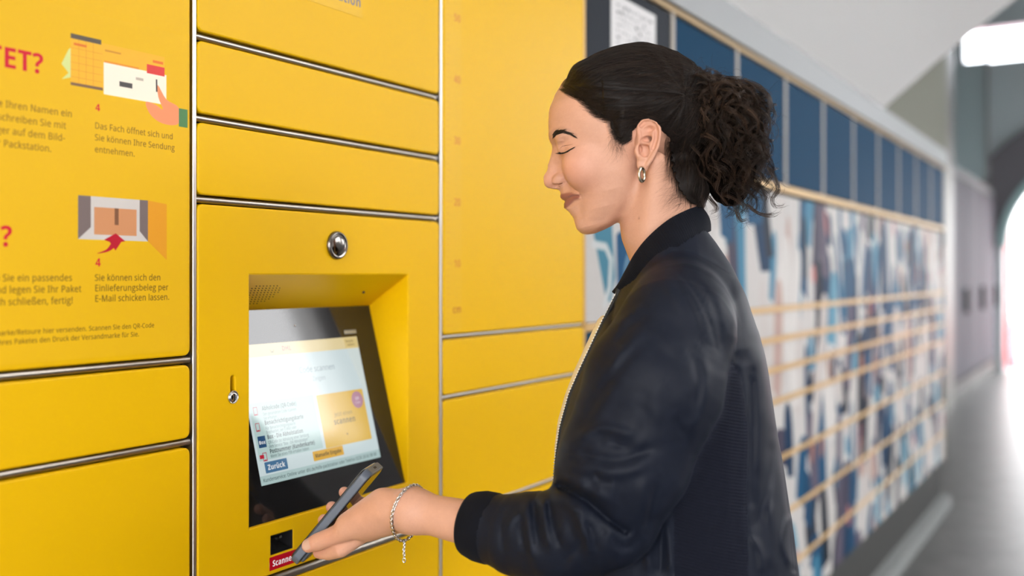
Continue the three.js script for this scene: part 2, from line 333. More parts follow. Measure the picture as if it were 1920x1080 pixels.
// column with the printed instructions
{
  const c = column(0, null, 'yellow locker column with printed red and black instructions on its door'), x0 = B[0], x1 = B[1] - 0.0045;
  carcass(x0, B[1], Y(low), Y(high), c);
  const ys = [high, 0.36, -0.0995, -0.1955, -0.39, -0.58, -0.77, low]; let info;
  ys.forEach((y, i) => { if (!i) return; const d = part('door', doorGeo(x0 + 0.004, x1, Y(y) + GAP, Y(ys[i - 1]) - GAP), M.yellow, c); if (i === 2) info = d; if (i < ys.length - 1) rail(x0, B[1] - 0.0015, Y(y), c); });
  strip(B[1] + 0.0005, c);
  const u0 = x0 + 0.012, u1 = x1 - 0.004, y0 = -0.088, y1 = 0.276, ppm = 2048 / (u1 - u0);
  const tex = canvasTex(2048, Math.round((y1 - y0) * ppm), (g, w, h) => {
    g.fillStyle = yelCss; g.fillRect(0, 0, w, h);
    const W = writer(g, u0, y1, ppm), RED = '#c8102e', INK = '#6b4a10', dk = '#4a3310';
    W.text('ERWARTET?', 0.6065, 0.2015, 0.020, RED, { bold: true, align: 'right' });
    W.text('VERSENDEN?', 0.5735, 0.0275, 0.020, RED, { bold: true, align: 'right' });
    const lines = (arr, u, y, dy, hh, col = INK) => arr.forEach((s, i) => W.text(s, u, y - i * dy, hh, col));
    lines(['Müssen Sie Ihren Namen ein', 'und unterschreiben Sie mit', 'Ihrem Finger auf dem Bild-', 'schirm der Packstation.'], 0.5155, 0.1625, 0.0128, 0.0068);
    W.text('4', 0.6655, 0.1735, 0.0075, RED, { bold: true });
    lines(['Das Fach öffnet sich und', 'Sie können Ihre Sendung', 'entnehmen.'], 0.6645, 0.1545, 0.0125, 0.0066);
    W.text('4', 0.6655, 0.0085, 0.0085, RED, { bold: true });
    lines(['Wählen Sie ein passendes', 'Fach und legen Sie Ihr Paket', 'ein. Fach schließen, fertig!'], 0.5285, -0.0065, 0.0118, 0.0068, dk);
    lines(['Sie können sich den', 'Einlieferungsbeleg per', 'E-Mail schicken lassen.'], 0.6645, -0.0065, 0.0112, 0.0068, dk);
    W.text('Ohne Drucker Paketmarke/Retoure hier versenden. Scannen Sie den QR-Code', 0.7405, -0.0590, 0.0052, dk, { align: 'right' });
    W.text('nach Empfang Ihres Paketes den Druck der Versandmarke für Sie.', 0.7205, -0.0680, 0.0052, dk, { align: 'right' });
    // small picture: locker wall with a delivery card and a hand
    W.poly([[0.634, 0.232], [0.640, 0.238], [0.640, 0.205], [0.626, 0.2], [0.634, 0.208], [0.626, 0.216]], '#cfd58a');
    W.rect(0.6365, 0.7545, 0.198, 0.2465, '#e9ae2c');
    W.rect(0.6365, 0.6725, 0.2445, 0.2495, '#5b5147'); W.rect(0.6365, 0.6745, 0.196, 0.199, '#7a5a45');
    for (let i = 0; i < 3; i++) W.rect(0.6455 + i * 0.0085, 0.6463 + i * 0.0085, 0.199, 0.2445, '#d9992a');
    for (let i = 0; i < 5; i++) W.rect(0.6365, 0.674, 0.2045 + i * 0.0075, 0.2052 + i * 0.0075, '#d9992a');
    W.rect(0.640, 0.655, 0.238, 0.2405, '#d8702a'); W.rect(0.677, 0.697, 0.2385, 0.2405, '#c98a2a'); W.rect(0.7385, 0.7525, 0.2375, 0.2405, '#e0702a'); W.rect(0.676, 0.72, 0.2265, 0.2285, '#dd8a28');
    W.rect(0.6755, 0.757, 0.1925, 0.2265, '#f3e4cf');
    W.rect(0.7305, 0.7545, 0.2245, 0.2345, '#d5403c'); W.rect(0.695, 0.7115, 0.204, 0.2095, '#4d4a48'); W.rect(0.716, 0.726, 0.2145, 0.2175, '#b9ab9a');
    W.curve([[0.745, 0.2135], [0.757, 0.199], [0.7745, 0.192], [0.7745, 0.174], [0.752, 0.171], [0.735, 0.179], [0.729, 0.192], [0.742, 0.191], [0.752, 0.187], [0.746, 0.2]], '#ef8f62');
    W.poly([[0.7425, 0.2195], [0.7445, 0.2195], [0.7448, 0.2055], [0.7428, 0.2055]], '#3c3638');
    W.rect(0.7745, 0.787, 0.1705, 0.1915, '#4f7d4e');
    // small picture: open compartment with parcel and arrow
    W.poly([[0.645, 0.0826], [0.732, 0.0826], [0.732, 0.037], [0.645, 0.037]], '#c9c2bc');
    W.poly([[0.645, 0.0826], [0.660, 0.0826], [0.660, 0.050], [0.645, 0.037]], '#756663');
    W.poly([[0.721, 0.0826], [0.732, 0.0826], [0.732, 0.037], [0.721, 0.048]], '#756663');
    W.poly([[0.732, 0.0826], [0.7575, 0.080], [0.7575, 0.0165], [0.732, 0.037]], '#dc961e');
    W.rect(0.664, 0.717, 0.0425, 0.0715, '#c88a5e'); W.rect(0.689, 0.694, 0.0535, 0.0715, '#7b5238');
    W.curve([[0.6675, 0.0225], [0.683, 0.0255], [0.691, 0.0325], [0.690, 0.0365], [0.6855, 0.034], [0.679, 0.027]], '#b30f28');
    W.poly([[0.676, 0.0372], [0.6905, 0.0445], [0.7025, 0.0362], [0.6975, 0.0355], [0.690, 0.026], [0.683, 0.035]], '#b30f28');
  });
  decal('instruction_sheet', u0, u1, Y(y0), Y(y1), 0.0001, tex, info, 0.5, 'printed instruction sheet with red headings and small pictures');
}

// column with the touch terminal
const TILT_A = [-0.048, -0.076], TILT_B = [-0.316, -0.0056];
{
  const c = column(1, null, 'yellow locker column with the recessed touch screen terminal and scanner'), x0 = B[1] + 0.0062, x1 = B[2] - 0.0045;
  part('carcass', mergeGeometries([box(B[1] + 0.006, B[2] - 0.001, Y(0.0), Y(high), -0.56, -0.021), box(B[1] + 0.006, B[2] - 0.001, Y(low), Y(-0.375), -0.56, -0.021), box(B[1] + 0.006, B[2] - 0.001, Y(-0.375), Y(0), -0.56, -0.16)]), M.dark, c);
  const ys = [high, 0.2815, 0.1850, 0.0890, -0.391, -0.58, -0.77, low]; let top;
  ys.forEach((y, i) => {
    if (!i) return;
    if (i < ys.length - 1) { rail(B[1] + 0.0062, B[2] - 0.005, Y(y), c, M.steel, i === 4 ? 0.0062 : 0.0042, i === 4 ? -0.004 : -0.0065); const e = new THREE.CylinderGeometry(0.0046, 0.0046, 0.006, 10); e.rotateZ(Math.PI / 2); e.translate(B[2] - 0.0085, Y(y), -0.0055); part('rail_cap', e, M.chrome, c); }
    if (i === 4) return;
    const d = part('door', doorGeo(x0, x1, Y(y) + GAP, Y(ys[i - 1]) - GAP), M.yellow, c); if (i === 1) top = d;
  });
  // front plate of the terminal with its openings
  const R0 = 0.8836, R1 = 1.2049;
  const kh = new THREE.Path(); kh.moveTo(0.8514, Y(-0.1265)); kh.absarc(0.8566, Y(-0.1265), 0.0052, Math.PI, 0, true); kh.lineTo(0.8618, Y(-0.1417)); kh.absarc(0.8566, Y(-0.1495), 0.0094, 0.983, Math.PI - 0.983, true); kh.lineTo(0.8514, Y(-0.1265));
  const pl = part('terminal_plate', doorGeo(x0, x1, Y(-0.391) + 0.008, Y(0.0890) - GAP, 0, 0.018, [rectPath(R0 - 0.0022, R1 + 0.0022, Y(-0.316) - 0.0022, Y(0) + 0.0022), rectPath(0.9183, 0.9614, Y(-0.3600), Y(-0.3316)), kh]), M.yellow, c);
  strip(B[2] + 0.0002, c);
  // recess: sloping soffit, two cheeks
  const prism = (poly, a, b) => { const p = [], idx = [], n = poly.length; for (const u of [a, b]) for (const [y, z] of poly) p.push(u, Y(y), z); for (let i = 1; i < n - 1; i++) idx.push(0, i, i + 1, n, n + i + 1, n + i); for (let i = 0; i < n; i++) { const j = (i + 1) % n; idx.push(i, n + i, j, j, n + i, n + j); } const g = new THREE.BufferGeometry(); g.setAttribute('position', new THREE.Float32BufferAttribute(p, 3)); g.setIndex(idx); const q = g.toNonIndexed(); q.computeVertexNormals(); return metreUV(q); };
  const rec = part('recess', mergeGeometries([prism([[0, -0.001], [TILT_A[0], TILT_A[1]], [TILT_A[0] + 0.003, TILT_A[1] - 0.002], [0.003, -0.003]], R0 - 0.002, R1 + 0.002),
    prism([[0.001, -0.001], [TILT_A[0], TILT_A[1] - 0.002], [-0.318, -0.008], [-0.318, -0.001]], R1 + 0.0002, R1 + 0.003), prism([[0.001, -0.001], [TILT_A[0], TILT_A[1] - 0.002], [-0.318, -0.008], [-0.318, -0.001]], R0 - 0.003, R0 - 0.0002)]), M.yellow, c);
  const holes = [];                                  // dark discs for the loudspeaker holes, the shade of each put into its colour
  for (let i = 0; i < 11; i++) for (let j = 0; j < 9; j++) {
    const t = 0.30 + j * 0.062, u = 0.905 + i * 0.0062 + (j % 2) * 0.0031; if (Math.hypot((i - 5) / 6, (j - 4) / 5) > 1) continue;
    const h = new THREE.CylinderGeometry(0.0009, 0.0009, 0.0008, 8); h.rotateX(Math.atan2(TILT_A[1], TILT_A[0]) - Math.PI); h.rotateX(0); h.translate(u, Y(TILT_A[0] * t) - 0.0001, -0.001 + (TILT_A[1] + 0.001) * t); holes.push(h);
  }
  part('speaker_hole_discs', mergeGeometries(holes), M.dark, rec, 'pattern of small dark discs painted as shaded loudspeaker holes');
  const cam = new THREE.SphereGeometry(0.0022, 10, 8); cam.translate(1.15, Y(-0.026), -0.041); part('sensor', cam, M.dark, rec);
  // touch screen, leaning back
  const sv = [TILT_B[0] - TILT_A[0], TILT_B[1] - TILT_A[1]], sl = Math.hypot(...sv), at = (u, y, off = 0) => { const t = (y - TILT_A[0]) / sv[0]; return [u, Y(y) + off * (-sv[1] / sl) * -1, TILT_A[1] + sv[1] * t + off * (-sv[0] / sl)]; };
  const slab = (u0, u1, y0, y1, o0, o1) => { const p = [], q = [[u0, y0], [u1, y0], [u1, y1], [u0, y1]]; for (const o of [o1, o0]) for (const [u, y] of q) p.push(...at(u, y, o)); const g = new THREE.BufferGeometry(); g.setAttribute('position', new THREE.Float32BufferAttribute(p, 3)); g.setIndex([0, 1, 2, 0, 2, 3, 4, 6, 5, 4, 7, 6, 0, 4, 5, 0, 5, 1, 1, 5, 6, 1, 6, 2, 2, 6, 7, 2, 7, 3, 3, 7, 4, 3, 4, 0]); const r = g.toNonIndexed(); r.computeVertexNormals(); return r; };
  const scr = part('touch_screen', slab(R0, R1, TILT_B[0], TILT_A[0], -0.004, 0), M.glass, c, 'black glossy touch screen glass leaning back in the recess');
  const D0 = 0.9205, D1 = 1.1605, d0 = -0.2718, d1 = -0.0935, ppm = 1280 / (D1 - D0);
  const dt = canvasTex(1280, 976, (g, w, h) => {
    const gr = '#dcecee'; g.fillStyle = gr; g.fillRect(0, 0, w, h);
    const R = (x, y, a, b, c2, rad = 0) => { g.fillStyle = c2; if (rad) { g.beginPath(); g.roundRect(x, y, a, b, rad); g.fill(); } else g.fillRect(x, y, a, b); };
    const T = (s, x, y, px, col, bold, al = 'left', sx = 1) => { g.save(); g.translate(x, y); g.scale(sx, 1); g.font = (bold ? 'bold ' : '') + px + 'px sans-serif'; g.fillStyle = col; g.textAlign = al; g.fillText(s, 0, 0); g.restore(); };
    R(0, 0, w, 92, '#f4dfa6'); g.strokeStyle = '#8c8a72'; g.lineWidth = 5; g.beginPath(); g.arc(330, 42, 20, 0.2, 3); g.stroke(); g.beginPath(); g.moveTo(315, 66); g.lineTo(345, 66); g.stroke();
    T('DHL', 430, 62, 50, '#c86a72', true); R(1120, 8, 152, 76, '#e6cf8e'); T('Sprache', 1135, 40, 26, '#5a5244'); T('wählen', 1150, 70, 26, '#5a5244');
    R(840, 150, 120, 0, '#fff'); T('Code scannen', 760, 240, 62, '#8fa3a8', false, 'center'); T('Zeigen', 760, 310, 48, '#a5b6ba', false, 'center');
    R(20, 410, 640, 400, '#c2dcd8');
    T('Abholcode (QR-Code)', 130, 470, 42, '#566', true, 'left', 0.8); T('Den gesendeten Code scannen', 130, 506, 30, '#6a7b7d', false, 'left', 0.8); T('Sie erhalten', 130, 536, 30, '#6a7b7d', false, 'left', 0.8);
    T('Benachrichtigungskarte', 130, 572, 42, '#233338', true, 'left', 0.8); T('Für Benachrichtigungskarte', 130, 606, 30, '#50686d', false, 'left', 0.8); T('Briefkasten, per E-Mail oder', 130, 634, 30, '#50686d', false, 'left', 0.8);
    T('Box - Die Abholstation', 130, 672, 42, '#1b2a30', true, 'left', 0.8); T('QR-Code zur Abholung einer Sendung', 130, 705, 30, '#50686d', false, 'left', 0.8); T('dem Service "Box - Die Abholstation"', 130, 734, 30, '#50686d', false, 'left', 0.8);
    T('Postnummer (Kundenkarte)', 130, 772, 42, '#1b2a30', true, 'left', 0.8); T('Wenn Sie einen PIN erhalten haben', 130, 802, 30, '#50686d', false, 'left', 0.8);
    R(40, 642, 72, 80, '#1f4e79'); T('Box', 46, 698, 34, '#fff', true);
    for (const [x, y] of [[50, 440], [44, 552], [60, 760]]) { g.strokeStyle = '#b9455a'; g.lineWidth = 5; g.strokeRect(x, y, 34, 54); R(x + 6, y + 46, 22, 6, '#c8283e'); }
    R(30, 770, 40, 26, '#c8283e');
    R(690, 420, 530, 400, '#f1c44d', 6); T('Jetzt einen', 950, 600, 44, '#8c7c48', false, 'center'); T('scannen', 950, 660, 62, '#7d6d3a', true, 'center'); g.fillStyle = '#7a5f30'; g.beginPath(); g.arc(950, 745, 8, 0, 7); g.fill();
    g.fillStyle = '#c58fa6'; g.beginPath(); g.arc(1140, 500, 66, 0, 7); g.fill(); T('QR', 1140, 500, 34, '#f6e4ea', true, 'center'); T('Code', 1140, 530, 26, '#f6e4ea', false, 'center');
    R(60, 824, 215, 76, '#4c7aa0', 6); T('Zurück', 168, 880, 50, '#ffffff', true, 'center'); R(540, 822, 330, 70, '#efb734', 6); T('Manuelle Eingabe', 705, 870, 40, '#3c3320', true, 'center', 0.84);
    R(0, 912, w, 64, '#bcd6d4'); T('Kundenservice: Online unter dhl.de/hilfe-packstation oder Telefon 0228 28 60 98 98', 22, 955, 34, '#33474b', false, 'left', 0.95);
  });
  const dg = slab(D0, D1, d0, d1, -0.0005, 0.0004);
  { const p = dg.attributes.position, uv = []; for (let i = 0; i < p.count; i++) uv.push((p.getX(i) - D0) / (D1 - D0), (p.getY(i) - Y(d0)) / (d1 - d0)); dg.setAttribute('uv', new THREE.Float32BufferAttribute(uv, 2)); }
  part('display', dg, phys([0.01, 0.01, 0.01], 0.07, { ior: 1.55, emissive: 0xffffff, emissiveMap: dt, emissiveIntensity: 0.42 }), scr, 'lit display page with yellow field and blue back button');
  const lamp = new THREE.RectAreaLight(0xe8f4ff, 0.5, D1 - D0, 0.18); lamp.position.set(...at((D0 + D1) / 2, (d0 + d1) / 2, 0.004)); lamp.lookAt(...at((D0 + D1) / 2, (d0 + d1) / 2, 1)); scr.add(lamp);
  const bt = canvasTex(256, 48, (g, w, h) => { g.fillStyle = '#1a1712'; g.fillRect(0, 0, w, h); g.fillStyle = '#b5ad92'; for (let i = 0; i < 7; i++) { g.fillRect(8 + i * 35, 8, 22, 32); g.fillStyle = '#8f886f'; g.fillRect(12 + i * 35, 16, 14, 8); g.fillStyle = '#b5ad92'; } });
  const bg = slab(1.135, 1.163, -0.0895, -0.0825, 0, 0.0003); { const p = bg.attributes.position, uv = []; for (let i = 0; i < p.count; i++) uv.push((p.getX(i) - 1.135) / 0.028, (p.getY(i) - Y(-0.0895)) / 0.007); bg.setAttribute('uv', new THREE.Float32BufferAttribute(uv, 2)); }
  part('type_label', bg, phys(0xffffff, 0.4, { map: bt }), scr);
  const led = new THREE.SphereGeometry(0.0016, 10, 8); led.translate(...at(1.035, -0.072, 0)); part('camera_lens', led, std([0.6, 0.6, 0.62], 0.2), scr);
  // button lock above the screen
  const lk = new THREE.LatheGeometry([[0, 0.0078], [0.006, 0.0075], [0.0115, 0.0064], [0.0142, 0.0048], [0.0150, 0.0040], [0.0162, 0.0052], [0.0182, 0.0048], [0.0195, 0.0025], [0.0198, 0]].map(([a, b]) => new THREE.Vector2(a, b)), 48); lk.rotateX(Math.PI / 2); lk.translate(1.0438, Y(0.0405), 0);
  part('round_lock', lk, std([0.20, 0.18, 0.165], 0.16, 1), c, 'domed chrome lock button');
  // profile cylinder behind the keyhole
  const kc = new THREE.LatheGeometry([[0, 0.0175], [0.0045, 0.0172], [0.0062, 0.0160], [0.0066, 0.0145], [0.0072, 0.0165], [0.0080, 0.0160], [0.0082, 0.0145], [0.0082, 0.0140], [0.0068, 0.0138], [0.0066, 0]].map(([p, q]) => new THREE.Vector2(p, q)), 28); kc.rotateX(Math.PI / 2); kc.translate(0.8566, Y(-0.1495), -0.0150);
  const ky = part('key_cylinder', kc, M.chrome, c, 'small chrome key cylinder'); part('cylinder_body', rbox(0.8530, 0.8602, Y(-0.148), Y(-0.1230), -0.016, -0.0075, 0.0015), std([0.22, 0.17, 0.13], 0.45, 0.6), ky);
  part('key_slot', box(0.8558, 0.8574, Y(-0.1535), Y(-0.1455), 0.0018, 0.0027), M.dark, ky);
  // scanner window: black box with tilted mirror
  const sc = part('scanner_window', mergeGeometries([box(0.9206, 0.9591, Y(-0.3577), Y(-0.3339), -0.052, -0.05), box(0.9206, 0.9212, Y(-0.3577), Y(-0.3339), -0.05, -0.0005), box(0.9585, 0.9591, Y(-0.3577), Y(-0.3339), -0.05, -0.0005), box(0.9212, 0.9585, Y(-0.3577), Y(-0.3572), -0.05, -0.0005), box(0.9212, 0.9585, Y(-0.3344), Y(-0.3339), -0.05, -0.0005)]), phys([0.012, 0.012, 0.013], 0.25), c, 'black scanner window');
  part('mirror', quadGeo([0.921, Y(-0.3575), -0.004], [0.957, Y(-0.3575), -0.006], [0.950, Y(-0.340), -0.045], [0.926, Y(-0.340), -0.045]), std([0.5, 0.5, 0.48], 0.25, 1), sc);
  part('bracket', box(0.953, 0.958, Y(-0.357), Y(-0.336), -0.03, -0.026), M.chrome, sc); part('clip', box(0.945, 0.95, Y(-0.343), Y(-0.340), -0.03, -0.01), M.chrome, sc);
  const lab = (name, u0, u1, y0, y1, txt, sz) => decal(name, u0, u1, Y(y0), Y(y1), 0.0001, canvasTex(512, 176, (g, w, h) => { g.fillStyle = '#b5001c'; g.fillRect(0, 0, w, h); g.font = 'bold 112px sans-serif'; g.fillStyle = '#fff'; g.textAlign = 'center'; g.textBaseline = 'middle'; const m = g.measureText(txt).width; g.save(); g.translate(w / 2 - 4, h / 2); g.scale(Math.min(1, 400 / m), 1); g.fillText(txt, 0, 4); g.restore(); }), c, 0.45, 'red label with white lettering');
  lab('scanner_label', 0.9172, 0.9670, -0.3775, -0.3605, 'Scanner'); lab('printer_label', 1.0945, 1.1440, -0.3775, -0.3605, 'Drucker');
  // lettering on the upper door
  decal('door_lettering', 0.965, 1.098, Y(0.366), Y(0.426), 0.0001, canvasTex(1024, 462, (g, w, h) => { g.fillStyle = yelCss; g.fillRect(0, 0, w, h); g.font = 'bold 150px sans-serif'; g.fillStyle = '#75707e'; g.textAlign = 'right'; g.fillText('Packstation', w - 20, 352); }), top, 0.36, 'grey lettering');
}
// column with the ruler
{
  const c = column(2, null, 'yellow locker column with a faint centimetre ruler on its tall door'), x0 = B[2] + 0.0062, x1 = B[3] - 0.004;
  carcass(B[2], B[3], Y(low), Y(high), c);
  const ys = [high, -0.1005, -0.1975, -0.391, -0.58, -0.77, low]; let tall;
  ys.forEach((y, i) => { if (!i) return; const d = part('door', doorGeo(x0, x1, Y(y) + GAP * 0.8, Y(ys[i - 1]) - GAP * 0.8), M.yellow, c); if (i === 1) tall = d; if (i < ys.length - 1) rail(B[2] + 0.0062, B[3] - 0.002, Y(y), c); });
  decal('ruler', 1.3005, 1.3480, Y(-0.092), Y(0.62), 0.0001, canvasTex(136, 2048, (g, w, h) => {
    g.fillStyle = yelCss; g.fillRect(0, 0, w, h); const ppm = h / 0.712, y = (v) => (0.62 - v) * ppm;
    g.fillStyle = '#d79a1c'; for (let i = 0; i <= 70; i++) { const yy = y(-0.082 + i * 0.01), l = i % 10 === 0 ? 44 : i % 5 === 0 ? 32 : 20; g.fillRect(14, yy - 1.5, l, 3); }
    g.font = 'bold 50px sans-serif'; g.textAlign = 'center'; g.textBaseline = 'middle'; g.fillStyle = '#cf8420'; for (let k = 1; k < 7; k++) g.fillText(String(k * 10), 100, y(-0.082 + k * 0.1)); g.fillStyle = '#b8741c'; g.fillText('cm', 98, y(-0.0565));
  }), tall, 0.42, 'pale printed centimetre ruler');
  part('end_profile', rbox(B[3] - 0.003, B[3] + 0.0035, Y(low), Y(high), -0.5, 0.001, 0.0015), M.tan, c, 'tan edge profile');
}

// ---------------------------------------------------------------- blue lockers with the printed fronts
{
  const N = 10, X0 = 1.790, X1 = 6.458, W = (X1 - X0) / N, a0 = -1.113, a1 = 0.262;
  const art = canvasTex(2048, 608, (g, w, h) => {
    g.fillStyle = '#dcd8d5'; g.fillRect(0, 0, w, h);
    const pal = ['#245377', '#173d5e', '#4f8fae', '#6aa6c0', '#4e4a5c', '#2c3442', '#e8e4e0', '#d9d2ce', '#1f5a80', '#2a5a7c', '#e8e4e0', '#6b6374', '#c9aca2', '#202a38'];
    for (let i = 0; i < 420; i++) {
      const x = rr(-20, w + 20), y = rr(-40, h), a = rr(14, 44), b = rr(50, 190), t = rr(-0.35, 0.35);
      g.save(); g.translate(x, y); g.rotate(t); g.fillStyle = pal[Math.floor(rnd() * pal.length)];
      g.beginPath(); g.moveTo(0, 0); g.bezierCurveTo(a, 0, a * rr(0.4, 1.2), b * 0.4, a * rr(0.5, 1), b); g.lineTo(-a * rr(0.3, 0.9), b * rr(0.85, 1)); g.bezierCurveTo(-a * rr(0.2, 1.1), b * 0.5, -a, 0, 0, 0); g.fill(); g.restore();
    }
    for (let i = 0; i < 26; i++) { g.fillStyle = ['#d98b84', '#c9876a', '#b5566a', '#a86d4c'][i % 4]; g.beginPath(); g.ellipse(rr(200, w), rr(0, h), rr(6, 12), rr(12, 26), rr(-0.4, 0.4), 0, 7); g.fill(); }
    // first column: white field, teal glass shape with pale outline, blue field
g.fillStyle = '#dcd8d4'; g.fillRect(0, 0, 150, 166); g.fillStyle = '#5290a8'; g.beginPath(); g.moveTo(10, 66); g.lineTo(52, 60); g.lineTo(60, 118); g.lineTo(50, 142); g.lineTo(40, 138); g.closePath(); g.fill();
    g.strokeStyle = '#dfe3e2'; g.lineWidth = 7; g.beginPath(); g.moveTo(12, 88); g.lineTo(40, 90); g.lineTo(51, 102); g.lineTo(48, 128); g.lineTo(36, 146); g.stroke();
    g.fillStyle = '#1f5a84'; g.beginPath(); g.moveTo(62, 78); g.quadraticCurveTo(90, 66, 130, 72); g.lineTo(130, 176); g.lineTo(66, 172); g.closePath(); g.fill(); g.strokeStyle = '#7fa6bf'; g.lineWidth = 6; g.beginPath(); g.arc(112, 118, 30, 1.6, 4.9); g.stroke();
    g.fillStyle = '#234a63'; g.fillRect(0, 166, 70, 60);
  });
  const artMat = phys(0xd8d8d8, 0.5, { map: art, specularIntensity: 0.08 });
  const ord = ['first', 'second', 'third', 'fourth', 'fifth', 'sixth', 'seventh', 'eighth', 'ninth', 'last'];
  const ys = [a1, -0.108, -0.203, -0.297, -0.397, -0.581, -0.765, -0.95, a0];
  for (let k = 0; k < N; k++) {
    const x0 = X0 + k * W, x1 = x0 + W, c = thing('printed_locker', k ? `blue topped locker column with printed lower doors, ${ord[k]} after the yellow station` : 'slate topped locker column with printed lower doors beside the yellow station', 'locker', [0, 0, 0], 'printed locker columns');
    part('carcass', box(x0, x1, Y(a0), Y(0.645), -0.56, -0.02), M.dark, c);
    part('upper_door', doorGeo(x0 + 0.004, x1 - 0.024, Y(0.290), Y(0.626), 0), k ? M.blue : M.slate, c);
    part('upright_profile', rbox(x1 - 0.022, x1 - 0.0005, Y(0.28), Y(0.645), -0.02, 0.002, 0.002), M.beige, c);
    part('top_rail', rbox(x0, x1 - 0.0005, Y(0.630), Y(0.646), -0.02, 0.004, 0.002), M.brass, c);
    part('rail', rbox(x0, x1 - 0.0005, Y(a1) + 0.002, Y(0.286), -0.02, 0.001, 0.003), M.tan, c);
    ys.forEach((y, i) => {
      if (!i) return;
      const g = doorGeo(x0 + 0.002, x1 - 0.002, Y(y) + 0.0095, Y(ys[i - 1]) - 0.0095, 0), p = g.attributes.position, uv = [];
      for (let q = 0; q < p.count; q++) uv.push((p.getX(q) - X0) / (X1 - X0), (p.getY(q) - Y(a0)) / (a1 - a0)); g.setAttribute('uv', new THREE.Float32BufferAttribute(uv, 2));
      part('printed_door', g, artMat, c);
      if (i < ys.length - 1) part('rail', rbox(x0, x1 - 0.0005, Y(y) - 0.0085, Y(y) + 0.0085, -0.02, 0.0008, 0.003), M.tan, c);
    });
  }
  part('end_panel', box(X1, X1 + 0.03, Y(a0), Y(0.645), -0.56, 0.004), M.beige, scene.children[scene.children.length - 1], 'pale end panel');
  const sheet = thing('notice_sheet', 'white paper notice stuck to the slate upper locker door', 'notice', [0, 0, 0]);
  decal('paper', 1.905, 2.140, Y(0.42), Y(0.600), 0.0003, canvasTex(512, 392, (g, w, h) => {
    g.fillStyle = '#d5d3d3'; g.fillRect(0, 0, w, h);
    for (let r = 0; r < 11; r++) { let x = 60; while (x < 440) { const l = rr(6, 34); g.fillStyle = ['#9a9a9c', '#6d6e72', '#b4b3b4', '#83858a'][Math.floor(rnd() * 4)]; g.fillRect(x, 40 + r * 30 + rr(-4, 4), l, rr(6, 17)); x += l + rr(6, 22); } }
  }), sheet, 0.6);
}
// ---------------------------------------------------------------- the woman at the terminal
// local frame of the figure: x to the viewer's right (behind her), y up from the floor, z towards the viewer (her left side)
const PHI = Math.atan(240 / FOC), CP = Math.cos(PHI), SP = Math.sin(PHI), R0 = 1.23;
const P = (px, py, zmm = 0, r) => {       // a point seen at (px, py) in the photograph, zmm millimetres in front of her middle plane
  const a = (px - 960) / FOC, b = -(py - HORIZON) / FOC, den = a * SP + CP, s = (R0 - zmm / 1000) / den;
  const o = [s * (a * CP - SP), EYE + s * b, zmm / 1000]; if (r !== undefined) o.push(r / 1000); return o;
};
const proj = (x, y, z) => { const w = R0 - z, t = x / w, a = (t * CP + SP) / (CP - t * SP), den = a * SP + CP; return [960 + a * FOC, HORIZON - (y - EYE) * den / w * FOC]; };
const person = thing('person', 'woman in a navy bomber jacket facing the yellow terminal', 'person');
{
  const rd = [CT * CP + ST * SP, -ST * CP + CT * SP];          // horizontal ray direction (x, z)
  person.position.set(rd[0] * R0, 0, CAMZ + rd[1] * R0);
  person.rotation.y = Math.atan2(-rd[0], -rd[1]);
}
// ---- head frame in millimetres: forward, up, lateral, tipped 12 degrees down
const O = P(1200, 280, 0), CA = Math.cos(12 * Math.PI / 180), SA = Math.sin(12 * Math.PI / 180);
const toHead = (x, y, z) => { const X = -(x - O[0]) * 1000, Yy = (y - O[1]) * 1000; return [X * CA - Yy * SA, X * SA + Yy * CA, z * 1000]; };
const fromHead = (hx, hy, hz) => { const X = hx * CA + hy * SA, Yy = -hx * SA + hy * CA; return [O[0] - X / 1000, O[1] + Yy / 1000, hz / 1000]; };
const H = (px, py, z = 0) => toHead(...P(px, py, z));
const profile = [[1057, 152], [1048.8, 165.8], [1040, 180], [1033, 200], [1030, 223], [1029.6, 240], [1030, 256], [1033.2, 266], [1035.6, 275], [1034.6, 285], [1032, 295], [1027.3, 309.5], [1021.5, 326.7], [1019.6, 338], [1021, 346], [1026, 351.5], [1036, 354.4], [1045, 355.2], [1049.5, 358], [1051.2, 363], [1050.2, 367.5], [1051.2, 371], [1055, 374.6], [1059.5, 377.6], [1057.6, 382], [1057.8, 387], [1061, 393], [1067.5, 397.5], [1072, 404], [1076.4, 412], [1078.8, 421], [1082, 430]]
  .map(([x, y]) => H(x, y)).map(([x, y]) => [y, x]).sort((a, b) => a[0] - b[0]);
const fw = [[-90, 20], [-84, 27], [-75, 34], [-62, 45], [-45, 54], [-25, 60], [0, 64], [20, 66], [45, 66], [70, 62]];     // half width of the face by height
const fa = [[-90, 80], [-80, 92], [-70, 93], [-60, 90], [-45, 88], [-30, 90], [-10, 95], [10, 97], [30, 101], [50, 101], [70, 95]];   // front of the face without nose and lips
const fb = [[-90, 70], [-84, 52], [-76, 36], [-66, 22], [-55, 12], [-30, 2], [0, -10], [70, -20]];              // rear of the jaw
const NK = [[...H(1235, 372, 0)], [...H(1240, 430, 0)], [...H(1268, 500, 0)], [...H(1276, 560, 0)]];
const cornerM = H(1088, 367, 33);
const earPx = [[1200.6, 265], [1195.5, 252], [1193.6, 242], [1196.6, 231.5], [1205, 225], [1218.7, 223.6], [1230.7, 229.5], [1238, 242], [1238.6, 256], [1235, 275], [1227.5, 292], [1217.5, 308], [1209, 319.5], [1203, 320], [1197, 312], [1193.6, 301], [1192, 288], [1195, 275]];
const E3 = (px, py) => { const h = H(px, py, 74); return [h[0], h[1]]; };
const earPoly = earPx.map(([a, b]) => E3(a, b)), earF = E3(1194, 262);
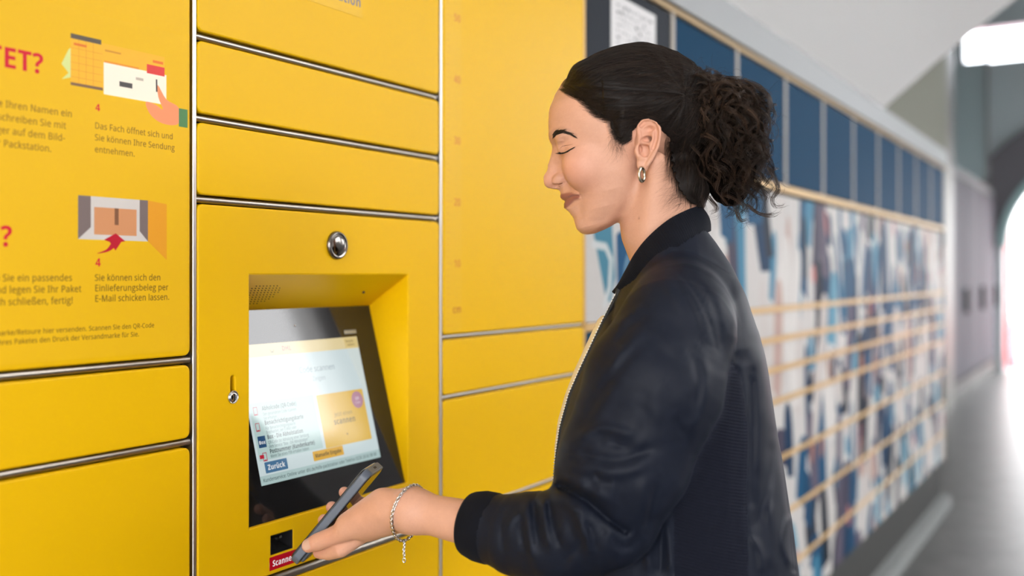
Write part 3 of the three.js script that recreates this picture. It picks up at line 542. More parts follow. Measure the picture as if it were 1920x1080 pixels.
const ez0 = (hx) => 69.5 + clamp(earF[0] - hx, -4, 40) * 0.33;          // mid surface of the ear, standing off the head towards the back
const helix = earPx.slice(0, 12).map(([a, b]) => { const q = E3(a + (a > 1216 ? -3.2 : a < 1200 ? 3.0 : 0), b + (b < 235 ? 4 : 0)); return [q[0], q[1]]; });
const anti = [[1208, 242], [1219, 243], [1226.5, 252], [1225, 266], [1219.5, 280], [1210, 290.5], [1203.5, 294]].map(([a, b]) => E3(a, b));
const crusIn = [[1200, 262], [1206, 267.5], [1212, 268.5]].map(([a, b]) => E3(a, b));
const scapha = [[1202, 236], [1208, 230.5], [1218, 229.5], [1227.5, 236], [1231.5, 247], [1230, 262], [1224.5, 279]].map(([a, b]) => E3(a, b));
function earField(x, y, z) {
  const zm = ez0(x), w = z - zm, d2 = poly2(x, y, earPoly);
  if (d2 > 12 || Math.abs(w) > 24) return Math.max(d2, Math.abs(w) - 20, 4);
  let d = smax(d2 + 0.6, Math.abs(w + 0.6) - 2.2, 2.4);
  const hd = seg2(x, y, helix); d = smin(d, Math.hypot(Math.max(0, hd - 0.5), w - 1.9) - 2.2, 1.8);
  const ad = seg2(x, y, anti); d = smin(d, Math.hypot(Math.max(0, ad - 0.8), w - 0.4) - 2.4, 3);
  const lb = E3(1205, 309); d = smin(d, ell(x, y, z, lb[0], lb[1], ez0(lb[0]) - 0.2, 6.5, 8.5, 3.4), 3);
  const tr = E3(1194.8, 284); d = smin(d, ell(x, y, z, tr[0], tr[1], ez0(tr[0]) + 1.2, 3.4, 6.0, 3.6), 3.5);
  const at = E3(1206, 295.5); d = smin(d, ell(x, y, z, at[0], at[1], ez0(at[0]) + 0.4, 5.0, 2.6, 2.8), 3);
  const bs = E3(1206, 272); d = smin(d, ell(x, y, z, bs[0], bs[1], 65.5, 9, 17, 7), 4);
  d = smax(d, -(Math.hypot(seg2(x, y, scapha), w - 3.0) - 2.1), 1.8);
  const c1 = E3(1208, 281), c2 = E3(1212, 262), c3 = E3(1201, 277.5), c4 = E3(1214, 244);
  d = smax(d, -ell(x, y, z, c1[0], c1[1], ez0(c1[0]) + 1.4, 6.2, 8.4, 5.6), 2.0);
  d = smax(d, -ell(x, y, z, c2[0], c2[1], ez0(c2[0]) + 1.2, 7.4, 4.0, 5.4), 1.8);
  d = smax(d, -ell(x, y, z, c4[0], c4[1], ez0(c4[0]) + 2.6, 7.5, 4.2, 3.2), 2.0);
  const cd = seg2(x, y, crusIn); d = smin(d, Math.hypot(cd, w + 1.0) - 1.6, 2.5);
  d = smax(d, -ell(x, y, z, c3[0], c3[1], ez0(c3[0]) - 1.2, 1.9, 4.4, 5.0), 1.0);
  return d;
}
const eyeC = [84.5, 18.5, 31.5];
function skull(x, y, z) { return ell(x, y, z, 8, 44, 0, 96, 73, 72.5); }
const NOS = [[...H(1038, 347, 9), 1.3], [...H(1046, 344.2, 13), 2.0], [...H(1055, 343, 15), 1.0]];
function headRaw(x, y, z) {
  const az = Math.abs(z);
  let d = skull(x, y, z);
  // face block
  const w = lerpTab(fw, y), f = lerpTab(fa, y), b = lerpTab(fb, y), c = (f * 0.42 + b * 0.58), a = x > c ? f - c : c - b, n = x > c ? 2.25 : 2.6;
  let fc = (Math.pow(Math.pow(Math.abs(x - c) / a, n) + Math.pow(az / w, n), 1 / n) - 1) * Math.min(a, w) * 0.85;
  fc = smax(fc, -88.5 - y, 10); fc = smax(fc, y - 72, 12);
  d = smin(d, fc, 14);
  d = smin(d, ell(x, y, az, 84, -74, 0, 13, 13, 20), 9);                 // chin
  d = smin(d, ell(x, y, az, 71, -6, 43, 22, 19, 20), 16);               // cheek
  d = smin(d, ell(x, y, az, 70, -18, 38, 19, 15, 19), 19);              // raised cheek of the smile
  d = smin(d, ell(x, y, az, 96, 35, 15, 8, 6, 22), 9);                  // brow
  d = smin(d, ell(x, y, az, 84, 31, 38, 10, 5, 16), 8);
  d = smax(d, -ell(x, y, az, 106, 15, 30, 15, 12, 14), 9);              // eye socket
  d = smin(d, Math.hypot(x - eyeC[0], y - eyeC[1], az - eyeC[2]) - 13.2, 3.5);
  d = smin(d, ell(x, y, az, 90, 26.5, 33, 6, 3.4, 15), 4);              // fold above the lid
  // nose
  d = smin(d, cap(x, y, z, [92, 27, 0], [106.5, -8, 0], 8, 8.5), 9);
  d = smin(d, cap(x, y, az, [86, 14, 5], [95, -14, 6], 8, 8.5), 8);
  d = smin(d, Math.hypot(x - 112.5, y + 12.5, z) - 9.4, 6);
  d = smin(d, ell(x, y, az, 102.5, -15.8, 11.6, 9.6, 7.6, 6.8), 3.5);
  d = smin(d, cap(x, y, z, [112, -18.5, 0], [103, -24, 0], 3.6, 4.2), 3);
  d = smax(d, -ell(x, y, az, 105.6, -22.8, 8.0, 7.4, 2.6, 4.8), 1.0);   // nostrils
  d = smax(d, -chain(x, y, az, NOS), 0.8);
  d = smax(d, -chain(x, y, az, [[98, -6, 18.6, 0.8], [93.4, -13, 19.4, 1.5], [94, -22, 18.0, 1.5]]), 2.6);                   // crease behind the wing
  // mouth
  d = smin(d, ell(x, y, az, 82, -39, 0, 15, 19, 27), 10); d = smin(d, ell(x, y, az, 92, -30, 0, 14, 8, 17), 8); d = smin(d, ell(x, y, az, 86, -58, 0, 10, 8, 20), 8);
  const cx = cornerM[0], cy = cornerM[1], cz = 33;
  const U = [[100, -37.4, 0, 4.2], [98.6, -37.0, 7, 4.2], [94.0, -37.9, 15.5, 3.5], [88.6, -38.8, 24, 3.0], [cx + 1.5, cy + 0.8, cz - 1.5, 1.9]];
  const Lw = [[98, -46.4, 0, 4.8], [96.4, -46.0, 8, 4.8], [92.2, -44.4, 16, 3.9], [87.0, -42.8, 24, 3.1], [cx + 1.5, cy - 1.2, cz - 1.5, 1.9]];
  d = smin(d, chain(x, y, az, U), 3.0); d = smin(d, chain(x, y, az, Lw), 3.0);
  d = smax(d, -chain(x, y, az, [[106, -41.8, 0, 1.0], [103, -41.5, 8, 1.0], [98, -41.2, 16.5, 1.0], [92, -40.8, 25.5, 1.0], [cx + 2, cy, cz + 0.5, 1.0], [cx - 1.5, cy + 1.2, cz + 1.5, 0.5]]), 1.8);
  d = smax(d, -cap(x, y, az, [90, -56.5, 0], [86, -55.5, 16], 2.2, 1.4), 6);
  d = smax(d, -chain(x, y, az, [[96, -20, 22, 0.5], [90.5, -28, 28, 0.6], [cx + 1, cy + 5, cz + 3, 0.3]]), 4);      // smile fold
  return d;
}
// make the middle line follow the traced profile
const dTab = profile.map(([y, X]) => { let x = 135; for (let i = 0; i < 90; i++) { const v = headRaw(x, y, 0); if (v < 0.02) break; x -= Math.max(0.03, v * 0.8); } return [y, clamp(X - x, -14, 14)]; });
dTab.unshift([dTab[0][0] - 8, 0]); dTab.push([dTab[dTab.length - 1][0] + 12, 0]);
const warp = (x, y, z) => {
  const nz = sstep(20, -2, y) * sstep(-32, -24, y), sg = mix(22, 10.5, nz);
  const xs = x > 45 ? x - lerpTab(dTab, y) * Math.exp(-(z * z) / (sg * sg)) * sstep(45, 70, x) : x;
  return xs;
};
function headField(x, y, z) {
  let d = headRaw(warp(x, y, z), y, z);
  // neck with the muscle that runs from behind the ear
  let nk = Math.min(cap(x, y, z, NK[0], NK[1], 50, 49.5), cap(x, y, z, NK[1], NK[2], 49.5, 50), cap(x, y, z, NK[2], NK[3], 50, 50));
  nk = smin(nk, cap(x, y, Math.abs(z), [-14, -25, 55], [...H(1215, 500, 25)].slice(0, 2).concat(25), 12, 11), 14);
  d = smin(d, nk, 10);
  if (x > -40 && x < 30 && y > -70 && y < 70) d = smin(d, earField(x, y, Math.abs(z)), 2.6);
  return d;
}
const noEar = (x, y, z) => smin(headRaw(x, y, z), cap(x, y, z, NK[0], NK[1], 54, 52), 16);
const hairPoly = [[1046, 160], [1051, 168], [1066, 173], [1082, 184], [1096, 203], [1116, 219], [1137, 228], [1143, 247], [1150, 262], [1163, 272], [1172, 266], [1184, 249], [1195, 238], [1209, 232], [1226, 236], [1239, 247], [1248, 263], [1252, 281], [1253, 301], [1258, 328], [1266, 352], [1281, 376], [1300, 392], [1360, 400], [1420, 300], [1400, 40], [1150, 20], [1020, 90]];
const HDW = 260, HDH = 250, hdMap = new Float32Array(HDW * HDH);
for (let j = 0; j < HDH; j++) for (let i = 0; i < HDW; i++) hdMap[j * HDW + i] = -poly2(980 + i * 2, j * 2, hairPoly);
const hairDist = (x, y, z) => { const [a, b] = proj(x, y, Math.abs(z)), u = clamp((a - 980) / 2, 0, HDW - 1.01), v = clamp(b / 2, 0, HDH - 1.01), i = Math.floor(u), j = Math.floor(v), f = u - i, g = v - j, k = j * HDW + i; return mix(mix(hdMap[k], hdMap[k + 1], f), mix(hdMap[k + HDW], hdMap[k + HDW + 1], f), g); };      // pixels inside the hair outline (mirrored on the far side)
const SKIN = [0.62, 0.335, 0.228];
function skinColor(x, y, z) {
  const [hx0, hy, hz] = toHead(x, y, z), az = Math.abs(hz), hx = warp(hx0, hy, hz); let c = [...SKIN];
  const tint = (t, k) => { c = c.map((v, i) => mix(v, t[i], k)); };
  const n = fbm(x * 60, y * 60, z * 60), n2 = noise3(x * 700, y * 700, z * 700); c = c.map((v, i) => v * (1 + 0.05 * n + 0.03 * n2 * (i ? 1.4 : 1)));
  if (hy < -130 || hx < -80) return c;
  const g = (cx, cy, cz, s) => Math.exp(-((hx - cx) ** 2 + (hy - cy) ** 2 + (az - cz) ** 2) / (s * s));
  tint([0.70, 0.27, 0.19], 0.5 * g(78, -14, 45, 24)); tint([0.60, 0.26, 0.18], 0.35 * g(116, -14, 4, 12)); tint([0.62, 0.25, 0.16], 0.4 * g(-12, 5, 78, 26));
  const cx = cornerM[0], cy = cornerM[1], cz = 33;
  const up = chain(hx, hy, az, [[102.5, -37.6, 0, 4.5], [100.5, -37.2, 7, 4.5], [95.5, -37.8, 15.5, 3.5], [90, -38.8, 24.3, 2.8], [cx + 2.5, cy + 0.6, cz - 1, 1.5]]), lo = chain(hx, hy, az, [[99.5, -46.4, 0, 5.0], [98, -45.8, 8, 5.0], [93.5, -44.2, 16, 3.9], [88.4, -42.6, 24.3, 2.9], [cx + 2.5, cy - 1, cz - 1, 1.6]]);
  tint([0.27, 0.088, 0.07], 0.9 * sstep(1.6, -0.2, Math.min(up, lo)));
  // eyebrow (skin showing through the hairs), lash line, scalp at the hairline
  tint([0.10, 0.055, 0.035], 0.2 * sstep(3.4, 0.6, browDist(hx, hy, az)));
  const hd = hairDist(x, y, z), onEar = az > 70.5 && hx > -26 && hx < 14 ? 1 : 0; if (!onEar) tint([0.05, 0.03, 0.022], 0.9 * sstep(-3 + 5 * noise3(x * 300, y * 300, 3), 15, hd));
  const [px, py] = proj(x, y, z); if (z > 0.02) tint([0.16, 0.06, 0.04], 0.8 * Math.exp(-((px - 1198) ** 2 + (py - 409) ** 2) / 2.2));
  return c;
}
const browL = [[1034.5, 256], [1040, 250.5], [1054, 246.2], [1067, 249], [1079.5, 256.5]];
const browH = browL.map(([a, b], i) => H(a, b, [15, 22, 33, 41, 49][i]));
function browDist(x, y, z) { let d = 1e9; for (let i = 0; i + 1 < browH.length; i++) { const e = Math.hypot(...[0, 1].map((k) => 0)) + (() => { const a = browH[i], b = browH[i + 1], ex = b[0] - a[0], ey = b[1] - a[1], t = clamp(((x - a[0]) * ex + (y - a[1]) * ey) / (ex * ex + ey * ey), 0, 1); return Math.hypot(x - a[0] - ex * t, y - a[1] - ey * t) + (z < 4 ? 9 : 0) - mix(1.6, 0.2, (i + t) / 4); })(); d = Math.min(d, e); } return d; }

// the skin point seen at a photograph position on the near side, lifted by mm
function onRay(px, py, lift = 0) { let z = 96; for (let i = 0; i < 160; i++) { const p = P(px, py, z), h = toHead(...p), v = headField(...h) - lift; if (v < 0.04) return p; z -= Math.max(0.08, v * 0.75); if (z < -5) return null; } return P(px, py, z); }
// ---- hand and forearm (metres, figure frame)
const ARM = [P(1150, 965, 185, 40), P(985, 985, 150, 31), P(885, 982, 130, 25.5), P(772, 957, 104, 21)];
const WR = P(772, 957, 104), MC = [P(697, 985, 62), P(690, 975, 38), P(692, 962, 16), P(702, 952, -4)];
const THUMB = [P(742, 955, 98, 17), P(676, 983, 76, 14.5), P(622, 1006, 60, 11.2), P(596, 1016, 54, 10.8), P(579, 1023, 50, 8.6)];
const FING = [
  [P(697, 988, 60, 11.5), P(640, 1030, 58, 9.6), P(617, 1037, 44, 8.6), P(598, 1036, 34, 7.4)],
  [P(690, 978, 36, 11.5), P(655, 1000, 4, 9.4), P(628, 994, -20, 8.4), P(607, 975, -17, 7.4)],
  [P(692, 964, 14, 11), P(668, 975, -12, 9.2), P(642, 967, -30, 8.2), P(622, 951, -20, 7.4)],
  [P(702, 952, -6, 10), P(688, 948, -22, 8.4), P(664, 937, -32, 7.6), P(645.5, 923, -20, 7.0)],
];
function handField(x, y, z) {
  let d = chain(x, y, z, ARM);
  // flattened wrist and palm
  let p = cap(x, y, z, WR, MC[0], 0.020, 0.0145); for (let i = 1; i < 4; i++) p = smin(p, cap(x, y, z, WR, MC[i], 0.0195, 0.0130), 0.012);
  p = smin(p, cap(x, y, z, MC[0], MC[3], 0.0135, 0.0115), 0.010);
  d = smin(d, p, 0.016);
  d = smin(d, chain(x, y, z, THUMB), 0.012);
  let th = smin(cap(x, y, z, P(728, 952, 96), P(690, 975, 74), 0.018, 0.014), cap(x, y, z, P(724, 976, 84), P(690, 992, 66), 0.0125, 0.0105), 0.012); d = smin(d, th, 0.012); d = smin(d, cap(x, y, z, P(716, 944, 88), P(652, 981, 70), 0.0175, 0.0130), 0.010);
  for (let i = 0; i < 4; i++) d = smin(d, chain(x, y, z, FING[i]), i ? 0.006 : 0.005);
  const cr = P(637, 993, 72); d += 0.0007 * Math.exp(-((x - cr[0]) ** 2 + (y - cr[1]) ** 2) / 2.0e-6) ;
  return d;
}
function handColor(x, y, z) {
  let c = [...SKIN]; const n = fbm(x * 70, y * 70, z * 70), n2 = noise3(x * 800, y * 800, z * 800); c = c.map((v, i) => v * (1.0 + 0.06 * n + 0.03 * n2));
  let t = 0; for (const f of [...FING, THUMB]) { const e = f[f.length - 1]; t = Math.max(t, Math.exp(-((x - e[0]) ** 2 + (y - e[1]) ** 2 + (z - e[2]) ** 2) / 2.6e-4)); }
  for (const k of [P(622, 1006, 66), P(700, 960, 80)]) t = Math.max(t, 0.5 * Math.exp(-((x - k[0]) ** 2 + (y - k[1]) ** 2 + (z - k[2]) ** 2) / 3e-4));
  return c.map((v, i) => mix(v, [0.62, 0.25, 0.17][i], 0.5 * t));
}
// ---- hidden body: torso, arms and legs under the clothes
const SHL = P(1268, 610, 120), SHR = [SHL[0], SHL[1], -SHL[2]], ELR = [SHR[0] + 0.03, 1.12, -0.235], WRR = [SHR[0] - 0.06, 0.90, -0.235];
const HIP = [P(1275, 1000, 0)[0], 0.98, 0];
function bodyField(x, y, z) {
  const nb = P(1268, 505, 0), ch = P(1268, 640, 0), wa = P(1262, 900, 0);
  let d = smin(cap(x, y, z, nb, ch, 0.045, 0.075), cap(x, y, z, ch, wa, 0.075, 0.085), 0.04);
  d = smin(d, cap(x, y, z, wa, HIP, 0.085, 0.095), 0.03);
  d = smin(d, cap(x, y, z, SHL, SHR, 0.03, 0.03), 0.02);
  d = smin(d, chain(x, y, z, [[...SHL, 0.036], [...ARM[0].slice(0, 3), 0.04], ARM[1]]), 0.02);
  d = smin(d, chain(x, y, z, [[...SHR, 0.05], [...ELR, 0.04], [...WRR, 0.026]]), 0.03);
  for (const s of [-1, 1]) d = smin(d, chain(x, y, z, [[HIP[0], 0.9, s * 0.085, 0.085], [HIP[0] - 0.01, 0.5, s * 0.09, 0.055], [HIP[0] + 0.02, 0.07, s * 0.09, 0.038]]), 0.04);
  return d;
}
function rightHand(x, y, z) {
  let d = cap(x, y, z, WRR, [WRR[0] - 0.012, 0.82, -0.235], 0.025, 0.02);
  for (let i = 0; i < 4; i++) { const bx = WRR[0] - 0.034 + i * 0.017; d = smin(d, chain(x, y, z, [[bx, 0.83, -0.235, 0.0105], [bx - 0.006, 0.785, -0.23, 0.0092], [bx - 0.004, 0.75, -0.222, 0.008], [bx, 0.728, -0.212, 0.007]]), 0.006); }
  return smin(d, chain(x, y, z, [[WRR[0] - 0.02, 0.88, -0.228, 0.014], [WRR[0] - 0.05, 0.835, -0.215, 0.0105], [WRR[0] - 0.055, 0.80, -0.205, 0.0085]]), 0.01);
}
{
  const headM = (x, y, z) => { const [a, b, c] = toHead(x, y, z); return headField(a, b, c) / 1000; };
  const lo = P(1015, 520, 0), g1 = surfaceNets(headM, [lo[0] - 0.01, P(1200, 505, 0)[1], -0.105], [O[0] + 0.10, O[1] + 0.145, 0.105], 0.00155);
  const g2 = surfaceNets(handField, [P(560, 1, 50)[0] - 0.01, 1.02, -0.06], [P(885, 982, 130)[0] + 0.03, 1.19, 0.175], 0.0015);
  const g3 = surfaceNets(bodyField, [-0.35, 0.0, -0.33], [0.35, 1.40, 0.30], 0.011);
  const g4 = surfaceNets(rightHand, [-0.2, 0.70, -0.29], [0.2, 0.93, -0.17], 0.0035);
  const skinBump = noiseTex(256, (u, v) => 0.5 + 0.35 * noise3(u * 90, v * 90, 1) + 0.2 * noise3(u * 40, v * 40, 2), 30);
  const skin = phys(0xffffff, 0.47, { vertexColors: true, bumpMap: skinBump, bumpScale: 0.00012, specularIntensity: 0.6, sheen: 0.15, sheenRoughness: 0.5, sheenColor: new THREE.Color().setRGB(0.9, 0.5, 0.35) });
  const flat = () => SKIN;
  part('body', mergeGeometries([netGeo(g1, skinColor), netGeo(g2, handColor), netGeo(g3, flat), netGeo(g4, flat)]), skin, person, 'light-skinned body with the left arm reaching forward');
  // thumb nail
  const nailG = (() => {
    const c = P(576, 1017.5, 54), ax = [P(560, 1031, 52)[0] - P(600, 1010, 60)[0], P(560, 1031, 52)[1] - P(600, 1010, 60)[1], -0.004], al = Math.hypot(...ax), a = ax.map((v) => v / al);
    const vn = [-0.20, 0.36, 0.91], vl = Math.hypot(...vn), nrm = vn.map((v) => v / vl), b = [a[1] * nrm[2] - a[2] * nrm[1], a[2] * nrm[0] - a[0] * nrm[2], a[0] * nrm[1] - a[1] * nrm[0]];
    const S = THUMB[4], p = [], idx = [], N = 12, C = [S[0], S[1], S[2]];
    for (let i = 0; i <= N; i++) for (let j = 0; j <= N; j++) {
      const s = i / N * 2 - 1, t = j / N * 2 - 1, k = Math.sqrt(Math.max(0, 1 - 0.25 * t * t)), k2 = Math.sqrt(Math.max(0, 1 - 0.22 * s * s)), ang = t * 0.72 * k2, L = s * 0.0062 * k - 0.001;
      const d = [0, 1, 2].map((q) => nrm[q] * Math.cos(ang) + b[q] * Math.sin(ang)); let r = 0.004;
      for (let m = 0; m < 60; m++) { const v = handField(C[0] + a[0] * L + d[0] * r, C[1] + a[1] * L + d[1] * r, C[2] + a[2] * L + d[2] * r); if (v > 0) break; r += Math.max(0.0002, -v * 0.8); }
      r += 0.00035; p.push(C[0] + a[0] * L + d[0] * r, C[1] + a[1] * L + d[1] * r, C[2] + a[2] * L + d[2] * r);
    }
    for (let i = 0; i < N; i++) for (let j = 0; j < N; j++) { const q = i * (N + 1) + j; idx.push(q, q + 1, q + N + 1, q + 1, q + N + 2, q + N + 1); }
    const g = new THREE.BufferGeometry(); g.setAttribute('position', new THREE.Float32BufferAttribute(p, 3)); g.setIndex(idx); g.computeVertexNormals(); return g;
  })();
  part('thumb_nail', nailG, phys([0.66, 0.42, 0.33], 0.22), person);
  // eyebrows, lashes and a painted line for the shaded lid crease
  const bs = [[1035.5, 255.5], [1041, 250.8], [1054, 246.8], [1067, 249.6], [1080, 257]];
  for (const side of [1, -1]) {
    const br = new Strands(), tube = (pp, ...r) => { const q = pp.filter(Boolean); if (q.length > 1) br.tube(q.map((v) => [v[0], v[1], v[2] * side]), ...r); };
    for (let k = 0; k < 560; k++) {
      const t = Math.pow(rnd(), 0.95) * 3.65, i = Math.min(3, Math.floor(t)), f = t - i, a = bs[i], b = bs[i + 1], wd = mix(5.0, 1.2, Math.pow(t / 4, 0.8));
      const x0 = mix(a[0], b[0], f), y0 = mix(a[1], b[1], f) + rr(-wd, wd) + (t < 1 ? 1.5 : 0), dx = b[0] - a[0], dy = b[1] - a[1], l = Math.hypot(dx, dy), len = rr(6, 11), lift = mix(-0.75, 0.15, Math.min(1, t / 2.4)), pts = [];
      for (let s = 0; s < 4; s++) { const u = s / 3; pts.push(onRay(x0 + dx / l * len * u, y0 + (dy / l + lift * (1 - 0.6 * u)) * len * u, 0.2 + 0.5 * u)); }
      tube(pts, 0.00013, 0.00005, [0.036, 0.022, 0.015]);
    }
    const lash = [[1048, 285.2], [1052, 287], [1058, 286.6], [1064, 284], [1070, 280], [1075, 277], [1078.5, 275.2]];
    tube(lash.map(([a, b]) => onRay(a, b, 0.2)), 0.0003, 0.0002, [0.010, 0.007, 0.005], 6, 0.0011);
    for (let k = 0; k < 110; k++) {
      const t = rnd() * 5.6, i = Math.floor(t), f = t - i, x0 = mix(lash[i][0], lash[i + 1][0], f), y0 = mix(lash[i][1], lash[i + 1][1], f), len = rr(5, 9.5), h = onRay(x0, y0, 0.2), pts = []; if (!h) continue;
      const fw2 = mix(1, -0.1, t / 6);
      for (let s = 0; s < 5; s++) { const u = s / 4, m = len * 0.00065; pts.push([h[0] - m * u * fw2 * 0.85, h[1] - m * (0.75 * u - 0.45 * u * u), h[2] + m * u * 0.55]); }
      tube(pts, 0.00014, 0.00003, [0.010, 0.007, 0.005]);
    }
    tube([[1050, 278.5], [1054, 274.5], [1060, 272.8], [1067, 272], [1074, 270.5]].map(([a, b]) => onRay(a, b, 0.05)), 0.0001, 0.0001, [0.20, 0.09, 0.055], 5, 0.00030);  // brown tube along the lid crease, its shade put into the colour
    part('brow_lashes_crease', br.geo(), std(0xffffff, 0.6, 0, { vertexColors: true }), person, side > 0 ? 'dark brown eyebrow, lowered lashes and painted lid crease' : 'far eyebrow, lashes and painted lid crease');
  }
}
// ---- hair
{
  const tail = P(1284, 172, 0), tailPx = [1286, 178];
  const off = (x, y, z) => { const hd = hairDist(x, y, z); return { hd, o: 8.8 * sstep(-2, 50, hd) + 0.45 }; };
  const flow = (x, y, z) => { const [a, b] = proj(x, y, z), dx = a - tailPx[0], dy = b - tailPx[1], r = Math.hypot(dx, dy); return [Math.atan2(dy, -dx) + 0.0022 * r * mix(-0.4, 1, sstep(-50, 50, dy)), r]; };
  const ridge = (x, y, z) => { const [an, r] = flow(x, y, z); return noise3(an * 30, r * 0.012, 4 + z * 3) * 0.55 + noise3(an * 75, r * 0.02, 9) * 0.22 + 1.6 * noise3(an * 7, r * 0.008, 2); };
  const hairF = (x, y, z) => {
    const [a, b, c] = toHead(x, y, z), { hd, o } = off(x, y, z), hs = noEar(a, b, c), tt = sstep(6, 40, hd);
    let d = hs - o - (Math.abs(hs) < 60 ? ridge(x, y, z) * tt : 0);
    const crown = H(1178, 150, 0), bk = H(1262, 180, 0); d = smin(d, ell(a, b, c, crown[0] - 4, crown[1] - 4, 0, 60, 41, 56), 14); d = smin(d, ell(a, b, c, bk[0] + 5, bk[1] - 20, 0, 46, 58, 52) - (Math.abs(hs) < 60 ? ridge(x, y, z) * 0.7 : 0), 20);
    d = smin(d, cap(a, b, c, H(1262, 185, 0), H(1300, 190, 0), 34, 24), 14);
    return Math.max(d, ((7 + 4 * noise3(a * 0.35, b * 0.35, 1)) * sstep(14, 44, Math.hypot(a + 8, b - 30)) - hd) * 0.62) / 1000;
  };
  const m = surfaceNets(hairF, [P(1035, 1, 0)[0], P(1200, 410, 0)[1], -0.11], [O[0] + 0.145, O[1] + 0.15, 0.11], 0.0017);
  const hair = part('hair', netGeo(m, (x, y, z) => { const [an, r] = flow(x, y, z), n = 1 + 0.5 * noise3(an * 60, r * 0.02, 1) + 0.25 * noise3(an * 150, r * 0.05, 6); return [0.0105 * n, 0.0075 * n, 0.0062 * n]; }), phys(0xffffff, 0.52, { vertexColors: true, specularIntensity: 0.28 }), person, 'dark brown hair combed back tightly');
  // single hairs along the combed direction
  const st = new Strands(), gradStep = (p, lift) => {
    for (let i = 0; i < 3; i++) { const v = hairF(...p), e = 0.0012, gx = hairF(p[0] + e, p[1], p[2]) - v, gy = hairF(p[0], p[1] + e, p[2]) - v, gz = hairF(p[0], p[1], p[2] + e) - v, l = Math.hypot(gx, gy, gz) || 1, s = clamp(v - lift, -0.006, 0.006); p = [p[0] - gx / l * s, p[1] - gy / l * s, p[2] - gz / l * s]; } return p;
  };
  const pos = m.pos, nv = pos.length / 3;
  for (let k = 0; k < 5200; k++) {
    const i = Math.floor(rnd() * nv) * 3; let p = [pos[i], pos[i + 1], pos[i + 2]]; if (p[2] < -0.02 && rnd() < 0.7) continue;
    const pts = [], lift0 = rr(0.0002, 0.0011), n = 10, tgt = [tail[0] + rr(-0.004, 0.012), tail[1] + rr(-0.02, 0.014), rr(-0.015, 0.03)], bend = rr(-0.15, 0.25);
    const L = Math.hypot(p[0] - tgt[0], p[1] - tgt[1], p[2] - tgt[2]), stp = Math.min(L / (n + 1), rr(0.004, 0.0095)); if (L < 0.02) continue;
    for (let s = 0; s < n; s++) { p = gradStep(p, lift0 * Math.sin(Math.PI * (s + 0.5) / n) + 0.0001); pts.push(p); let d = [tgt[0] - p[0], tgt[1] - p[1], tgt[2] - p[2]]; const l = Math.hypot(...d) || 1, dn = (1 - s / n) * bend; p = [p[0] + (d[0] / l + dn * 0.2) * stp, p[1] + (d[1] / l - dn) * stp, p[2] + d[2] / l * stp]; }
    const b = rr(0.4, 2.2), hi = rnd() < 0.15 ? 2 : 1; st.tube(pts, 0.00008, 0.00008, [0.016 * b * hi, 0.0098 * b * hi, 0.0068 * b * hi], 3, 0.00019);
  }
  // fine hairs that start on the skin along the hairline, and loose wisps at temple and nape
  const headM = (x, y, z) => { const [a, b, c] = toHead(x, y, z); return headField(a, b, c) / 1000; };
  const onSkin = (p, lift) => { for (let i = 0; i < 4; i++) { const v = headM(...p), e = 0.001, gx = headM(p[0] + e, p[1], p[2]) - v, gy = headM(p[0], p[1] + e, p[2]) - v, gz = headM(p[0], p[1], p[2] + e) - v, l = Math.hypot(gx, gy, gz) || 1, s = clamp(v - lift, -0.02, 0.02); p = [p[0] - gx / l * s, p[1] - gy / l * s, p[2] - gz / l * s]; } return p; };
  const edge = hairPoly.slice(0, 23);
  for (let k = 0; k < 4200; k++) {
    const t = rnd() * (edge.length - 1.01), i = Math.floor(t), f = t - i; if (i >= 10 && i <= 16) continue; if (i > 16 && rnd() < 0.6) continue;
    const ex = mix(edge[i][0], edge[i + 1][0], f), ey = mix(edge[i][1], edge[i + 1][1], f), tx = edge[i + 1][0] - edge[i][0], ty = edge[i + 1][1] - edge[i][1], tl = Math.hypot(tx, ty), o = rr(-14, i > 16 ? 9 : 4) + rr(-3, 3);
    let px = ex - ty / tl * o * 0.9, py = ey + tx / tl * o * 0.9; if (poly2(px, py, hairPoly) * o < 0) { px = ex + ty / tl * o * 0.9; py = ey - tx / tl * o * 0.9; }
    const pts = [], n = 7, ln = rr(18, 46) / n, jit = rr(-0.4, 0.4), lf = rr(0.2, 1);
    for (let s = 0; s < n; s++) {
      const hd = -poly2(px, py, hairPoly); if (px > 1186 && px < 1244 && py > 214 && py < 325) break; let p = onRay(px, py, 0.15 + lf * (0.25 * s + 0.04 * Math.max(0, hd))); if (!p) break; if (hd > 12) p = gradStep(p, 0.0003 * lf + 0.0001); pts.push(p);
      let dx = tailPx[0] - px, dy = tailPx[1] - py; if (i > 16) dy -= 50; const a = Math.atan2(dy, dx) + jit * (1 - s / n) + (i < 8 ? 0.35 * (1 - s / n) : 0); px += Math.cos(a) * ln; py += Math.sin(a) * ln;
    }
    const b = rr(0.7, 1.8); if (pts.length > 2) st.tube(pts, 0.00004, 0.00014, [0.015 * b, 0.0095 * b, 0.007 * b], 3, 0.00012);
  }
